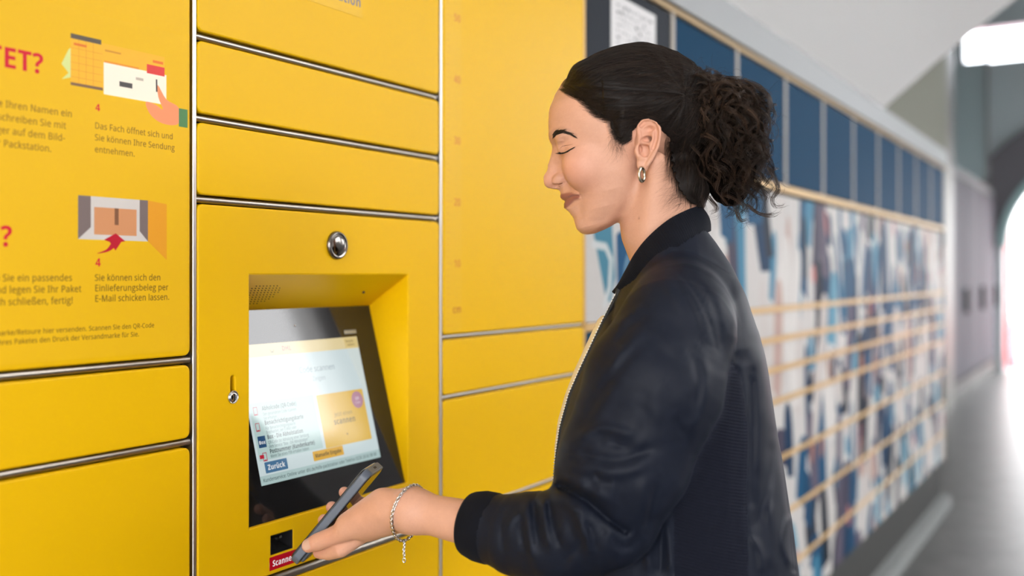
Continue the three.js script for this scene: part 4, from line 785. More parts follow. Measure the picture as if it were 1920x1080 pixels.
  for (const [x, y, n, dx, dy] of [[1160, 268, 40, 4, 34], [1152, 262, 20, -7, 32], [1268, 352, 34, -44, 30], [1260, 328, 16, -36, 30], [1282, 374, 44, -40, 26], [1254, 300, 12, -14, 30], [1274, 362, 30, -20, 34]]) for (let k = 0; k < n; k++) {
    let px = x + rr(-10, 10), py = y + rr(-10, 10); const pts = [], s = rr(0.25, 1.0), cv = rr(-1, 1), ra = rr(-0.5, 0.5), ddx = dx * Math.cos(ra) - dy * Math.sin(ra), ddy = dx * Math.sin(ra) + dy * Math.cos(ra);
    for (let i = 0; i < 9; i++) { const u = i / 8, qx = px + ddx * s * u + cv * 22 * u * (1 - u) - cv * 9 * u * u, qy = py + ddy * s * u + cv * 10 * u * u; const h = onRay(qx, qy, 0.5 + 2 * (1 - u)); if (h) pts.push(h); }
    if (pts.length > 2) st.tube(pts, 0.00008, 0.00002, [0.018, 0.012, 0.009], 3);
  }
  part('combed_strands', st.geo(), phys(0xffffff, 0.42, { vertexColors: true, specularIntensity: 0.4 }), hair).userData.kind = 'stuff';

  // curly ponytail: dark core and many curled locks
  const pr = (px, py, z) => P(px, py, z);
  const core = [[1318, 185, 0, 34], [1345, 205, 8, 46], [1368, 250, 0, 50], [1372, 300, 6, 46], [1365, 345, -4, 38], [1340, 300, 20, 34]].map(([a, b, c, r]) => ({ c: pr(a, b, c), r: r / 1000 }));
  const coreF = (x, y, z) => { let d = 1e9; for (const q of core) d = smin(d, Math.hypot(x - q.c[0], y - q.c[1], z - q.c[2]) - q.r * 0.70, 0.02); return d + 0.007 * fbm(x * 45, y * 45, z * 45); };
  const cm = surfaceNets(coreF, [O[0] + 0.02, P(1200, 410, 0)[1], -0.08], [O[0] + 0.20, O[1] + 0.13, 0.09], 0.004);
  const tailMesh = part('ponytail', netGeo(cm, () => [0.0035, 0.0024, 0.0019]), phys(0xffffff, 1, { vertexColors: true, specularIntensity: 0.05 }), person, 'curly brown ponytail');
  const ct = new Strands();
  const ends = [];
  const outline = [[1300, 128], [1335, 132], [1365, 145], [1400, 158], [1430, 180], [1444, 205], [1449, 250], [1447, 300], [1451, 345], [1440, 385], [1410, 405], [1385, 412], [1350, 392], [1322, 372], [1306, 330], [1300, 260], [1292, 190]];
  for (let k = 0; k < 560; k++) {
    // end point inside the outline, biased to its rim
    let ex, ey, g = 0; do { ex = rr(1296, 1456); ey = rr(128, 412); g++; } while ((poly2(ex, ey, outline) > -1 || (poly2(ex, ey, outline) < -42 && rnd() < 0.6)) && g < 60);
    const inner = clamp(-poly2(ex, ey, outline) / 60, 0, 1), ez = (rnd() < 0.72 ? 1 : -1) * rr(0.1, 1) * mix(28, 64, Math.sqrt(inner));
    const b0 = pr(1281 + rr(-9, 12), 178 + rr(-34, 36), rr(-20, 50));
    const up = rr(0.2, 1), mxp = mix(1300, ex, rr(0.55, 0.9)), myp = Math.min(ey - rr(0, 30), mix(165, ey, rr(0.15, 0.45)) - 28 * up + (ex - 1300) * 0.05);
    const c1 = pr(mxp, Math.max(136 + (mxp - 1300) * 0.28, myp), ez * rr(0.6, 1.05)), c2 = pr(mix(mxp, ex, 0.6) + rr(-10, 10), mix(myp, ey, 0.6) + rr(-8, 8), ez * rr(0.9, 1.15)), e = pr(ex, ey, ez);
    const cv = new THREE.CatmullRomCurve3([V(...b0), V(...c1), V(...c2), V(...e)]), len = cv.getLength(), n = Math.max(14, Math.round(len / 0.0036));
    const cp = cv.getSpacedPoints(n), R = rr(0.0030, 0.0085), wl = rr(0.030, 0.060), ph = rr(0, 6.28), hand = rnd() < 0.5 ? -1 : 1, br = (rnd() < 0.2 ? rr(1.6, 2.6) : rr(0.35, 1.2)) * (ey < 260 && ex > 1330 ? 1.25 : 1), cnt = 11, fl = rr(0.0008, 0.0020);  // locks in the upper area painted brighter, a highlight put into the colour
    for (let s = 0; s < cnt; s++) {
      const ox = rr(-fl, fl), oy = rr(-fl, fl), oz = rr(-fl, fl), pj = rr(-0.28, 0.28), cut = rnd() < 0.3 ? rr(0.7, 0.95) : 1, pts = [], fr = rr(0, 0.0008);
      const N2 = Math.floor(n * cut);
      for (let i = 0; i <= N2; i++) {
        const u = i / n, q = cp[i], a = ph + pj + hand * u * len / wl * 6.283, w = R * sstep(0.08, 0.45, u) * (1 + 0.3 * u), sp = 0.4 + 0.6 * sstep(0.0, 0.3, u);
        pts.push([q.x + Math.cos(a) * w + ox * sp + fr * Math.sin(u * 9 + s), q.y + Math.sin(a) * w * 0.45 + oy * sp, q.z + Math.sin(a) * w + oz * sp]);
      }
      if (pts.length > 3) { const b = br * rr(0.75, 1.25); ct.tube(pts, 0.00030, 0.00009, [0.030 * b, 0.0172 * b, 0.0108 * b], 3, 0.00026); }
    }
  }
  // loose curls that stand away from the mass
  const loose = [[[1440, 315], [1455, 338], [1459, 356], [1448, 372], [1452, 386], [1466, 387], [1476, 380]], [[1395, 150], [1425, 165], [1443, 190], [1441, 215], [1436, 232]], [[1400, 385], [1425, 402], [1446, 403], [1462, 396]], [[1330, 370], [1345, 392], [1332, 400]], [[1310, 360], [1318, 384], [1326, 398]], [[1380, 395], [1388, 414], [1402, 412]], [[1410, 160], [1440, 176], [1450, 205]]];
  for (const L of loose) for (let s = 0; s < 26; s++) {
    const jx = rr(-4.5, 4.5), jy = rr(-3.5, 3.5), jz = rr(-8, 14), tw = rr(0.6, 1), cv = new THREE.CatmullRomCurve3(L.map(([a, b]) => V(...P(a + jx + rr(-1.6, 1.6), b + jy + rr(-1.6, 1.6), 20 + jz)))), pts = cv.getPoints(34).slice(0, Math.floor(34 * tw) + 1).map((p) => [p.x, p.y, p.z]), b = rr(0.8, 2.0);
    ct.tube(pts, 0.00028, 0.00008, [0.030 * b, 0.018 * b, 0.012 * b], 3);
  }
  for (let k = 0; k < 260; k++) {        // fly-away hairs
    const i = Math.floor(rnd() * outline.length), [ox, oy] = outline[i], cx = 1370, cy = 265, l = Math.hypot(ox - cx, oy - cy), nx = (ox - cx) / l, ny = (oy - cy) / l, z = rr(-20, 40), L = rr(8, 30), cu = rr(-1, 1), sx = ox + rr(-22, 22) - nx * 8, sy = oy + rr(-22, 22) - ny * 8, pts = [];
    if (sx < 1300 && sy > 200) continue;
    for (let s = 0; s < 9; s++) { const u = s / 8, a = cu * 2.6 * u; pts.push(P(sx + (nx * Math.cos(a) - ny * Math.sin(a)) * L * u, sy + (ny * Math.cos(a) + nx * Math.sin(a)) * L * u, z)); }
    ct.tube(pts, 0.00011, 0.00004, [0.022, 0.014, 0.01], 3);
  }
  part('curls', ct.geo(), phys(0xffffff, 0.42, { vertexColors: true, specularIntensity: 0.4 }), tailMesh, 'loose brown curls').userData.kind = 'stuff';
  // hair tie
  const ht = new THREE.TorusGeometry(0.020, 0.005, 10, 30); ht.rotateY(Math.PI / 2 - 0.2); ht.translate(tail[0] + 0.004, tail[1] - 0.003, 0); part('hair_tie', ht, M.dark, hair);
}
// ---- jacket: torso and sleeves as one surface with folds, knit side panel, collar, cuffs, zip
const backX = [[415, 1322], [430, 1326], [455, 1345], [500, 1375], [555, 1400], [620, 1422], [700, 1440], [790, 1455], [880, 1472], [1000, 1490], [1100, 1502], [1300, 1510]].map(([y, x]) => { const p = P(x, y, 25); return [p[1], p[0]]; }).sort((a, b) => a[0] - b[0]);
const frontX = [[470, 1185], [520, 1166], [548, 1156], [600, 1130], [650, 1107], [690, 1088], [740, 1066], [800, 1049], [860, 1040], [920, 1036], [1000, 1040], [1100, 1050], [1300, 1070]].map(([y, x]) => { const p = P(x, y, 40); return [p[1], p[0]]; }).sort((a, b) => a[0] - b[0]);
const halfW = [[0.8, 0.175], [1.0, 0.17], [1.15, 0.168], [1.25, 0.172], [1.32, 0.165], [1.37, 0.14], [1.41, 0.10], [1.45, 0.075]];
function torsoField(x, y, z, dFront = 0, shrink = 0) {
  const f = lerpTab(frontX, y) - dFront, b = lerpTab(backX, y), c = (f + b) / 2, a = (b - f) / 2 - shrink, w = lerpTab(halfW, y) - shrink, n = 2.25;
  return (Math.pow(Math.pow(Math.abs(x - c) / a, n) + Math.pow(Math.abs(z) / w, n), 1 / n) - 1) * Math.min(a, w) * 0.9;
}
const UP = [P(1274, 582, 126, 46), P(1267, 618, 156, 61), P(1226, 720, 178, 72), P(1168, 868, 183, 67), P(1142, 925, 182, 60)];
const FORE = [P(1130, 968, 180, 57), P(1050, 1006, 165, 52), P(975, 1003, 150, 45), P(932, 993, 140, 39)];
// folds traced on the near side: [target, [[px, py]...], width px, height mm, sharp]
const FOLDS = [
  ['s', [[1037, 906], [1070, 922], [1102, 941], [1145, 978], [1185, 1005]], 7, -15, 1], ['s', [[1040, 890], [1075, 905], [1110, 925], [1150, 955]], 12, 5],
  ['s', [[1027, 935], [1036, 985], [1053, 1030]], 5, -4.5, 1], ['s', [[1016, 932], [1022, 985], [1032, 1030]], 7, 3.5], ['s', [[1002, 936], [1003, 985], [1012, 1025]], 5, -4, 1], ['s', [[988, 930], [990, 975], [998, 1050]], 8, 3.5],
  ['s', [[974, 962], [978, 1000], [984, 1030]], 6, -3], ['s', [[950, 992], [962, 972], [975, 960]], 6, 3], ['s', [[945, 945], [940, 990], [945, 1040]], 5, -2.5, 1], ['s', [[1060, 940], [1085, 965], [1100, 1010], [1110, 1050]], 9, 4], ['s', [[1075, 955], [1105, 990], [1118, 1035]], 6, -3.5, 1], ['s', [[1090, 985], [1112, 990]], 5, -2], ['s', [[1050, 1060], [1080, 1030], [1100, 1000]], 8, -3],
  ['s', [[1136, 828], [1160, 836], [1186, 848]], 7, -5, 1], ['s', [[1077, 832], [1100, 812], [1127, 803], [1165, 810], [1196, 822]], 11, 4.5], ['s', [[1080, 850], [1120, 858], [1160, 862], [1200, 850], [1230, 838]], 9, -3.5], ['s', [[1060, 868], [1110, 880], [1170, 885], [1220, 868]], 12, 4],
  ['s', [[1112, 880], [1125, 900], [1150, 905]], 5, -2.5], ['s', [[1262, 772], [1272, 795], [1281, 822]], 8, -3.5], ['s', [[1285, 740], [1298, 780], [1296, 820]], 10, 3.5], ['s', [[1315, 660], [1325, 700], [1318, 760], [1300, 810]], 10, 4], ['s', [[1298, 660], [1312, 720], [1300, 770]], 9, -3],
  ['s', [[1240, 618], [1255, 640], [1275, 658]], 9, 2.6], ['s', [[1225, 640], [1245, 665], [1275, 680]], 9, -2.2], ['s', [[1209, 572], [1180, 590], [1152, 618]], 7, 2.6], ['s', [[1215, 590], [1180, 615], [1148, 650]], 7, -2.4], ['s', [[1205, 622], [1170, 655], [1140, 695]], 8, 2.6], ['s', [[1200, 650], [1165, 685], [1128, 740]], 8, -2.2], ['s', [[1160, 720], [1135, 760], [1105, 800]], 12, 3], ['s', [[1145, 700], [1118, 745], [1090, 800]], 8, -2.4],
  ['s', [[1275, 530], [1300, 560], [1322, 610], [1330, 650]], 7, 2.6], ['s', [[1262, 520], [1290, 560], [1312, 615]], 6, -2.2], ['s', [[1290, 515], [1330, 555], [1348, 610], [1352, 660]], 8, -3], ['s', [[1250, 525], [1262, 555], [1290, 590]], 8, 2], ['s', [[1240, 700], [1230, 760], [1240, 810]], 14, 2], ['s', [[1200, 740], [1210, 790], [1190, 830]], 12, -2],
  ['s', [[1220, 880], [1205, 930], [1200, 985]], 12, 4], ['s', [[1235, 905], [1222, 950], [1210, 1000]], 7, -3], ['s', [[1140, 1000], [1165, 1025], [1195, 1020]], 9, -4],
  ['s', [[1245, 486], [1262, 474], [1290, 475], [1330, 492], [1388, 528]], 2.6, -3.0, 1], ['s', [[1262, 500], [1300, 545], [1330, 600], [1345, 660]], 2.4, -2.0, 1],
  ['t', [[1245, 482], [1262, 470], [1290, 472], [1330, 490], [1385, 525]], 3.2, -2.0, 1], ['t', [[1250, 505], [1300, 500], [1355, 530]], 12, 2.5], ['t', [[1380, 520], [1395, 600], [1400, 680]], 14, 3], ['t', [[1360, 560], [1372, 620], [1378, 690]], 10, -3], ['t', [[1420, 640], [1428, 760], [1420, 900]], 16, 4], ['t', [[1408, 700], [1412, 820], [1410, 960]], 8, -3.5], ['t', [[1450, 820], [1440, 900], [1415, 1000]], 12, -4], ['t', [[1470, 860], [1478, 940], [1490, 1080]], 5, -4, 1], ['t', [[1440, 930], [1450, 1000], [1440, 1080]], 14, 4], ['t', [[1405, 1000], [1425, 1035], [1430, 1080]], 8, 3.5], ['t', [[1482, 960], [1470, 1020], [1488, 1070]], 8, 4],
  ['t', [[1152, 562], [1140, 640], [1105, 720], [1075, 820]], 6, -6, 1], ['t', [[1135, 640], [1095, 720], [1060, 830], [1050, 900]], 9, 4], ['t', [[1112, 720], [1080, 800], [1062, 900]], 6, -4, 1], ['t', [[1245, 900], [1252, 980], [1262, 1080]], 9, 5], ['t', [[1230, 920], [1240, 1000], [1238, 1080]], 6, -5, 1], ['t', [[1262, 890], [1265, 1080]], 2.5, -2, 1], ['t', [[1210, 1000], [1220, 1080]], 9, 4],
  ['t', [[1362, 668], [1386, 700], [1396, 756], [1402, 813], [1399, 911], [1401, 982], [1404, 1090]], 2.6, -1.8, 1],
];
const FX = 880, FY = 420, FW = 660, FH = 690, fold = { s: new Float32Array(FW * FH), t: new Float32Array(FW * FH) };
for (const [k, pts, w, a, sharp] of FOLDS) {
  const m = w * (sharp ? 4 : 2.4), xs = pts.map((p) => p[0]), ysq = pts.map((p) => p[1]);
  const cv = new THREE.CatmullRomCurve3(pts.map(([a2, b2]) => V(a2, b2, 0))).getPoints(pts.length > 2 ? 14 : 2).map((p) => [p.x, p.y]), x0 = Math.max(FX, Math.floor(Math.min(...xs) - m)), x1 = Math.min(FX + FW - 1, Math.ceil(Math.max(...xs) + m)), y0 = Math.max(FY, Math.floor(Math.min(...ysq) - m)), y1 = Math.min(FY + FH - 1, Math.ceil(Math.max(...ysq) + m));
  const A = cv[0], Z = cv[cv.length - 1];
  for (let y = y0; y <= y1; y++) for (let x = x0; x <= x1; x++) { const d = seg2(x, y, cv) / w; if (d > 4) continue; const e = Math.min(Math.hypot(x - A[0], y - A[1]), Math.hypot(x - Z[0], y - Z[1])) / (w * 2.5), tp = sstep(0, 1, e) * 0.75 + 0.25; fold[k][(y - FY) * FW + x - FX] += (k === 's' ? (Math.min(...ysq) > 795 ? 0.85 : 0.6) : 0.8) * a * tp * (sharp ? Math.exp(-d * 1.1) * (1 + d * 0.4) : Math.exp(-d * d)); }
}
const foldAt = (k, px, py) => { const u = px - FX, v = py - FY; if (u < 0 || v < 0 || u >= FW - 1 || v >= FH - 1) return 0; const i = Math.floor(u), j = Math.floor(v), f = u - i, g = v - j, q = j * FW + i, F = fold[k]; return mix(mix(F[q], F[q + 1], f), mix(F[q + FW], F[q + FW + 1], f), g); };
const upperSleeve = (x, y, z) => chain(x, y, z, UP, 0.010), foreSleeve = (x, y, z) => chain(x, y, z, FORE);
const farSleeve = (x, y, z) => chain(x, y, z, [[SHR[0], SHR[1] + 0.0, SHR[2] - 0.02, 0.055], [SHR[0], SHR[1] - 0.04, SHR[2] - 0.035, 0.064], [...ELR, 0.058], [WRR[0], WRR[1] + 0.03, WRR[2], 0.04]], 0.03);
function jacketParts(x, y, z) {
  let s = smin(upperSleeve(x, y, z), foreSleeve(x, y, z), 0.016), t = torsoField(x, y, z);
  const far = farSleeve(x, y, z);
  // shoulders slope from the neck to the sleeve heads
  const nk = P(1264, 534, 60), sl = P(1272, 576, 128);
  t = smin(t, cap(x, y, Math.abs(z), nk, sl, 0.028, 0.043), 0.03);
  if (z > 0.015 && (Math.abs(s) < 0.03 || Math.abs(t) < 0.03)) {
    const [px, py] = proj(x, y, z), k = sstep(0.015, 0.06, z), el = Math.exp(-((px - 1100) ** 2 + (py - 960) ** 2) / 9000);
    s -= k * (foldAt('s', px, py) * 0.001 + 0.0011 * fbm(px * 0.018 + py * 0.012, py * 0.03 - px * 0.02, 2) + 0.003 * el * noise3(px * 0.055, py * 0.022, 5));
    t -= k * (foldAt('t', px, py) * 0.001 + 0.0012 * fbm(px * 0.03, py * 0.008, 7));
    // fine puckers along the armhole seam
    const sm = seg2(px, py, [[1312, 545], [1330, 600], [1310, 645], [1275, 690], [1240, 720]]); s -= 0.0005 * Math.exp(-(sm * sm) / 120) * Math.sin((px * 0.6 + py) * 0.75);
  }
  return [s, t, far];
}
const jacketF = (x, y, z) => { const [s, t, fr] = jacketParts(x, y, z); let d = smin(smin(s, t, mix(0.014, 0.022, sstep(1.28, 1.36, y))), fr, 0.03); d = smax(d, 0.80 - y, 0.01); return d; };
const panelPoly = [[1358, 660], [1370, 672], [1386, 700], [1396, 756], [1402, 813], [1399, 911], [1401, 982], [1404, 1200], [1266, 1200], [1264, 1000], [1262, 870], [1290, 780], [1320, 700]];
{
  const m = surfaceNets(jacketF, [-0.26, 0.78, -0.32], [0.30, 1.47, 0.275], 0.0032);
  const cuffA = FORE[3], cuffDir = [FORE[3][0] - FORE[2][0], FORE[3][1] - FORE[2][1], FORE[3][2] - FORE[2][2]], cl = Math.hypot(...cuffDir), cd = cuffDir.map((v) => v / cl);
  const seam = [[1150, 553], [1156, 548], [1174, 536], [1193, 522], [1215, 505], [1245, 482], [1280, 456], [1309, 438], [1325, 430], [1345, 424]];
  const neckTop = (x, y, z) => y > lerpTab([[P(1160, 545, 20)[0], P(1160, 545, 20)[1]], [P(1250, 478, 70)[0], P(1250, 478, 70)[1]], [P(1328, 431, 0)[0], P(1328, 431, 0)[1]]], x) + 0.004;
  const shell = [], panel = [];
  for (let i = 0; i < m.idx.length; i += 3) {
    const q = [0, 1, 2].map((k) => (m.pos[m.idx[i] * 3 + k] + m.pos[m.idx[i + 1] * 3 + k] + m.pos[m.idx[i + 2] * 3 + k]) / 3), [x, y, z] = q;
    if (Math.abs(z) < 0.088) { const [qx, qy] = proj(x, y, Math.abs(z)); if (qx > 1150 && qx < 1345 && qy < lerpTab(seam, qx)) continue; if (y > 1.468) continue; }     // neck opening
    if ((x - cuffA[0]) * cd[0] + (y - cuffA[1]) * cd[1] + (z - cuffA[2]) * cd[2] > 0.004) continue; // sleeve end
    const [s, t] = jacketParts(x, y, z);
    if (t < s && x < lerpTab(frontX, y) + 0.06 && Math.abs(z) < 0.040) continue;                   // open front
    const [px, py] = proj(x, y, z); (z > 0.05 && t < s + 0.003 && poly2(px, py, panelPoly) < 0 ? panel : shell).push(m.idx[i], m.idx[i + 1], m.idx[i + 2]);
  }
  const weave = noiseTex(256, (u, v) => 0.5 + 0.25 * Math.sin(u * 256 * 1.57) + 0.25 * Math.sin(v * 256 * 1.57), 18);
  const nylon = phys([0.0068, 0.0092, 0.0175], 0.58, { bumpMap: weave, bumpScale: 0.00002, sheen: 0.12, sheenRoughness: 0.4, sheenColor: new THREE.Color().setRGB(0.25, 0.28, 0.40), specularIntensity: 0.34 });
  const knitTex = canvasTex(512, 512, (g, w, h) => {
    g.fillStyle = '#707070'; g.fillRect(0, 0, w, h); g.lineWidth = 7;
    for (let i = -30; i < 60; i++) { g.strokeStyle = '#d8d8d8'; g.beginPath(); g.moveTo(0, i * 16); g.lineTo(w, i * 16 + 128); g.stroke(); g.strokeStyle = '#303030'; g.beginPath(); g.moveTo(0, i * 16 + 8); g.lineTo(w, i * 16 + 136); g.stroke(); }
    g.lineWidth = 2; g.strokeStyle = '#505050'; for (let i = 0; i < 64; i++) { g.beginPath(); g.moveTo(i * 8, 0); g.lineTo(i * 8, h); g.stroke(); }
  }, false); knitTex.wrapS = knitTex.wrapT = THREE.RepeatWrapping; knitTex.repeat.set(9, 9);
  const ribTex = canvasTex(256, 16, (g, w, h) => { for (let i = 0; i < 64; i++) { g.fillStyle = i % 2 ? '#303030' : '#d0d0d0'; g.fillRect(i * 4, 0, 4, h); } }, false); ribTex.wrapS = ribTex.wrapT = THREE.RepeatWrapping; ribTex.repeat.set(5, 1);
  const knit = phys([0.0040, 0.0052, 0.0115], 0.8, { specularIntensity: 0.3, bumpMap: knitTex, bumpScale: 0.0012, sheen: 0.3, sheenColor: new THREE.Color().setRGB(0.1, 0.12, 0.22) });
  const rib = phys([0.0038, 0.0046, 0.008], 0.85, { specularIntensity: 0.3, bumpMap: ribTex, bumpScale: 0.0004, sheen: 0.25, sheenColor: new THREE.Color().setRGB(0.08, 0.10, 0.16) });
  const jk = part('jacket', netGeo(m, null, shell), nylon, person, 'navy satin bomber jacket with the sleeve pushed up');
  part('side_panel', netGeo(m, null, panel), knit, jk, 'dark knitted side panel');
  // collar: ribbed band from throat to nape
  const top = [[1159, 541, 20], [1166, 522, 36], [1176, 500, 47], [1190, 472, 54], [1213, 441, 58], [1250, 408, 58], [1285, 389, 44], [1305, 382.5, 20], [1309, 382, 0]].map((q) => P(...q));
  const bot = [[1155, 551, 26], [1174, 541, 50], [1193, 528, 66], [1215, 511, 80], [1245, 488, 90], [1280, 462, 82], [1310, 444, 52], [1327, 434, 22], [1330, 433, 0]].map((q) => P(...q));
  const ring = (a) => new THREE.CatmullRomCurve3([...a.map((q) => V(...q)), ...a.slice(0, -1).reverse().map((q) => V(q[0], q[1], -q[2]))]).getPoints(120);
  const T = ring(top), Bt = ring(bot), cp = [], cu = [], ci = [], ns = 12, n = T.length;
  for (let i = 0; i < n; i++) {
    const t = T[i], b = Bt[i], mid = V(0, 0, 0).addVectors(t, b).multiplyScalar(0.5), ax = V(P(1245, 450, 0)[0], mid.y, 0), outw = V(mid.x - ax.x, 0, mid.z); outw.normalize();
    for (let s = 0; s <= ns; s++) {      // outer face from the seam up, over the edge, inside down
      const u = s / ns, f = u < 0.72 ? u / 0.72 : (1 - u) / 0.28, o = u < 0.72 ? 0.0045 * Math.sin(Math.min(1, f * 1.02) * Math.PI) + 0.002 : -0.0035 * Math.sin(Math.min(1, f) * Math.PI) - 0.002 * (1 - f);
      const q = b.clone().lerp(t, f).addScaledVector(outw, o + (f > 0.93 ? 0 : 0)); if (u >= 0.72 && f < 0.02) q.addScaledVector(outw, -0.001);
      cp.push(q.x, q.y, q.z); cu.push(i / n, u);
    }
    if (i) for (let s = 0; s < ns; s++) { const a = (i - 1) * (ns + 1) + s, b2 = i * (ns + 1) + s; ci.push(a, b2, a + 1, b2, b2 + 1, a + 1); }
  }
  const cg = new THREE.BufferGeometry(); cg.setAttribute('position', new THREE.Float32BufferAttribute(cp, 3)); cg.setAttribute('uv', new THREE.Float32BufferAttribute(cu, 2)); cg.setIndex(ci); cg.computeVertexNormals();
  part('collar', cg, rib, jk, 'dark ribbed knit collar');
  // cuff
  const cuff = (A, D, r0, r1, L, name) => {
    const lp = [[r0 * 0.86, -0.004], [r0, 0], [r0 * 1.05, L * 0.25], [r0 * 1.04, L * 0.6], [r1 * 1.02, L * 0.9], [r1 * 0.97, L * 0.985], [r1 * 0.9, L], [r1 * 0.84, L * 0.97], [r1 * 0.80, L * 0.7]].map(([a, b]) => new THREE.Vector2(a, b));
    const g = new THREE.LatheGeometry(lp, 64); g.applyQuaternion(new THREE.Quaternion().setFromUnitVectors(V(0, 1, 0), V(...D))); g.translate(...A); return part('cuff', g, rib, jk, name);
  };
  cuff([cuffA[0] - cd[0] * 0.004, cuffA[1] - cd[1] * 0.004, cuffA[2] - cd[2] * 0.004], cd, 0.0375, 0.0352, 0.040, 'ribbed sleeve cuff');
  cuff([WRR[0] + 0.0, WRR[1] + 0.035, WRR[2]], [-0.1, -0.98, 0].map((v) => v / Math.hypot(0.1, 0.98)), 0.039, 0.033, 0.05);
  // zip along both front edges
  const edge = (sgn) => { const out = []; for (let y = P(1158, 548, 30)[1]; y > 0.82; y -= 0.0034) { let x = lerpTab(frontX, y) - 0.01; const z = sgn * 0.0395; for (let i = 0; i < 40; i++) { const v = torsoField(x, y, z); if (v < 0.0002) break; x += Math.max(0.0002, v * 0.8); } out.push([x, y, z]); } return out; };
  for (const sgn of [1, -1]) {
    const e = edge(sgn), tape = new Strands(); tape.tube(e.filter((q, i) => i % 3 === 0), 0.0022, 0.0022, [1, 1, 1], 6);
    part('zip_tape', tape.geo(), M.dark, jk, 'black zip tape'); const th = [];
    e.forEach((q, i) => { const b = new THREE.BoxGeometry(0.0020, 0.0014, 0.0026); b.translate(q[0] - 0.0022, q[1], q[2] - sgn * 0.0006); th.push(b); });
    part('zip_teeth', mergeGeometries(th), std([0.30, 0.28, 0.24], 0.4, 0.9), jk, 'row of small metal zip teeth').userData.kind = 'stuff';
    if (sgn > 0) { const pl = rbox(-0.004, 0.004, -0.009, 0.004, -0.003, 0.003, 0.0015); pl.translate(e[0][0] + 0.001, e[0][1] + 0.001, e[0][2]); part('zip_slider', pl, M.dark, jk); }
  }
  // cream shirt under the open jacket
  const bul = []; for (let y = 1.335; y > 1.0; y -= 0.03) bul.push([lerpTab(frontX, y) + 0.0150 + 0.012 * sstep(1.20, 1.10, y), y, 0.008, 0.020]);
  const shF = (x, y, z) => smax(smin(torsoField(x, y, z, 0, 0.009), chain(x, y, z, bul), 0.012), Math.max(0.80 - y, y - 1.352), 0.006);
  part('shirt', netGeo(surfaceNets(shF, [-0.26, 0.79, -0.2], [0.28, 1.40, 0.2], 0.007)), std([0.74, 0.60, 0.36], 0.85), person, 'cream shirt showing along the open zip');
  // trousers and shoes below the frame
  const trF = (x, y, z) => { let d = smax(ell(x, y, z, HIP[0], 0.88, 0, 0.125, 0.16, 0.165), y - 0.90, 0.01); for (const s of [-1, 1]) d = smin(d, chain(x, y, z, [[HIP[0], 0.84, s * 0.085, 0.095], [HIP[0] - 0.012, 0.48, s * 0.09, 0.07], [HIP[0] + 0.02, 0.07, s * 0.09, 0.055]]), 0.03); return smax(d, 0.045 - y, 0.006); };
  part('trousers', netGeo(surfaceNets(trF, [-0.1, 0.02, -0.2], [0.36, 0.95, 0.2], 0.008)), std([0.02, 0.022, 0.03], 0.85), person, 'dark trousers');
  for (const s of [-1, 1]) {
    const cx = HIP[0] + 0.02, cz = s * 0.09, shoeF = (x, y, z) => smax(smin(cap(x, y, z, [cx + 0.02, 0.045, cz], [cx - 0.15, 0.035, cz], 0.042, 0.036), cap(x, y, z, [cx, 0.05, cz], [cx, 0.10, cz], 0.045, 0.042), 0.03), 0.012 - y, 0.006);
    const sh = part('shoe', netGeo(surfaceNets(shoeF, [cx - 0.2, 0, cz - 0.06], [cx + 0.08, 0.16, cz + 0.06], 0.005)), std([0.75, 0.74, 0.72], 0.6), person, 'white shoe');
    const so = new THREE.Shape(); so.absellipse(0, 0, 0.118, 0.043, 0, 6.2832); const sg = new THREE.ExtrudeGeometry(so, { depth: 0.014, bevelEnabled: true, bevelSize: 0.002, bevelThickness: 0.002 }); sg.rotateX(-Math.PI / 2); sg.translate(cx - 0.065, 0.0025, cz); part('sole', sg, std([0.7, 0.7, 0.68], 0.8), sh);
  }
}

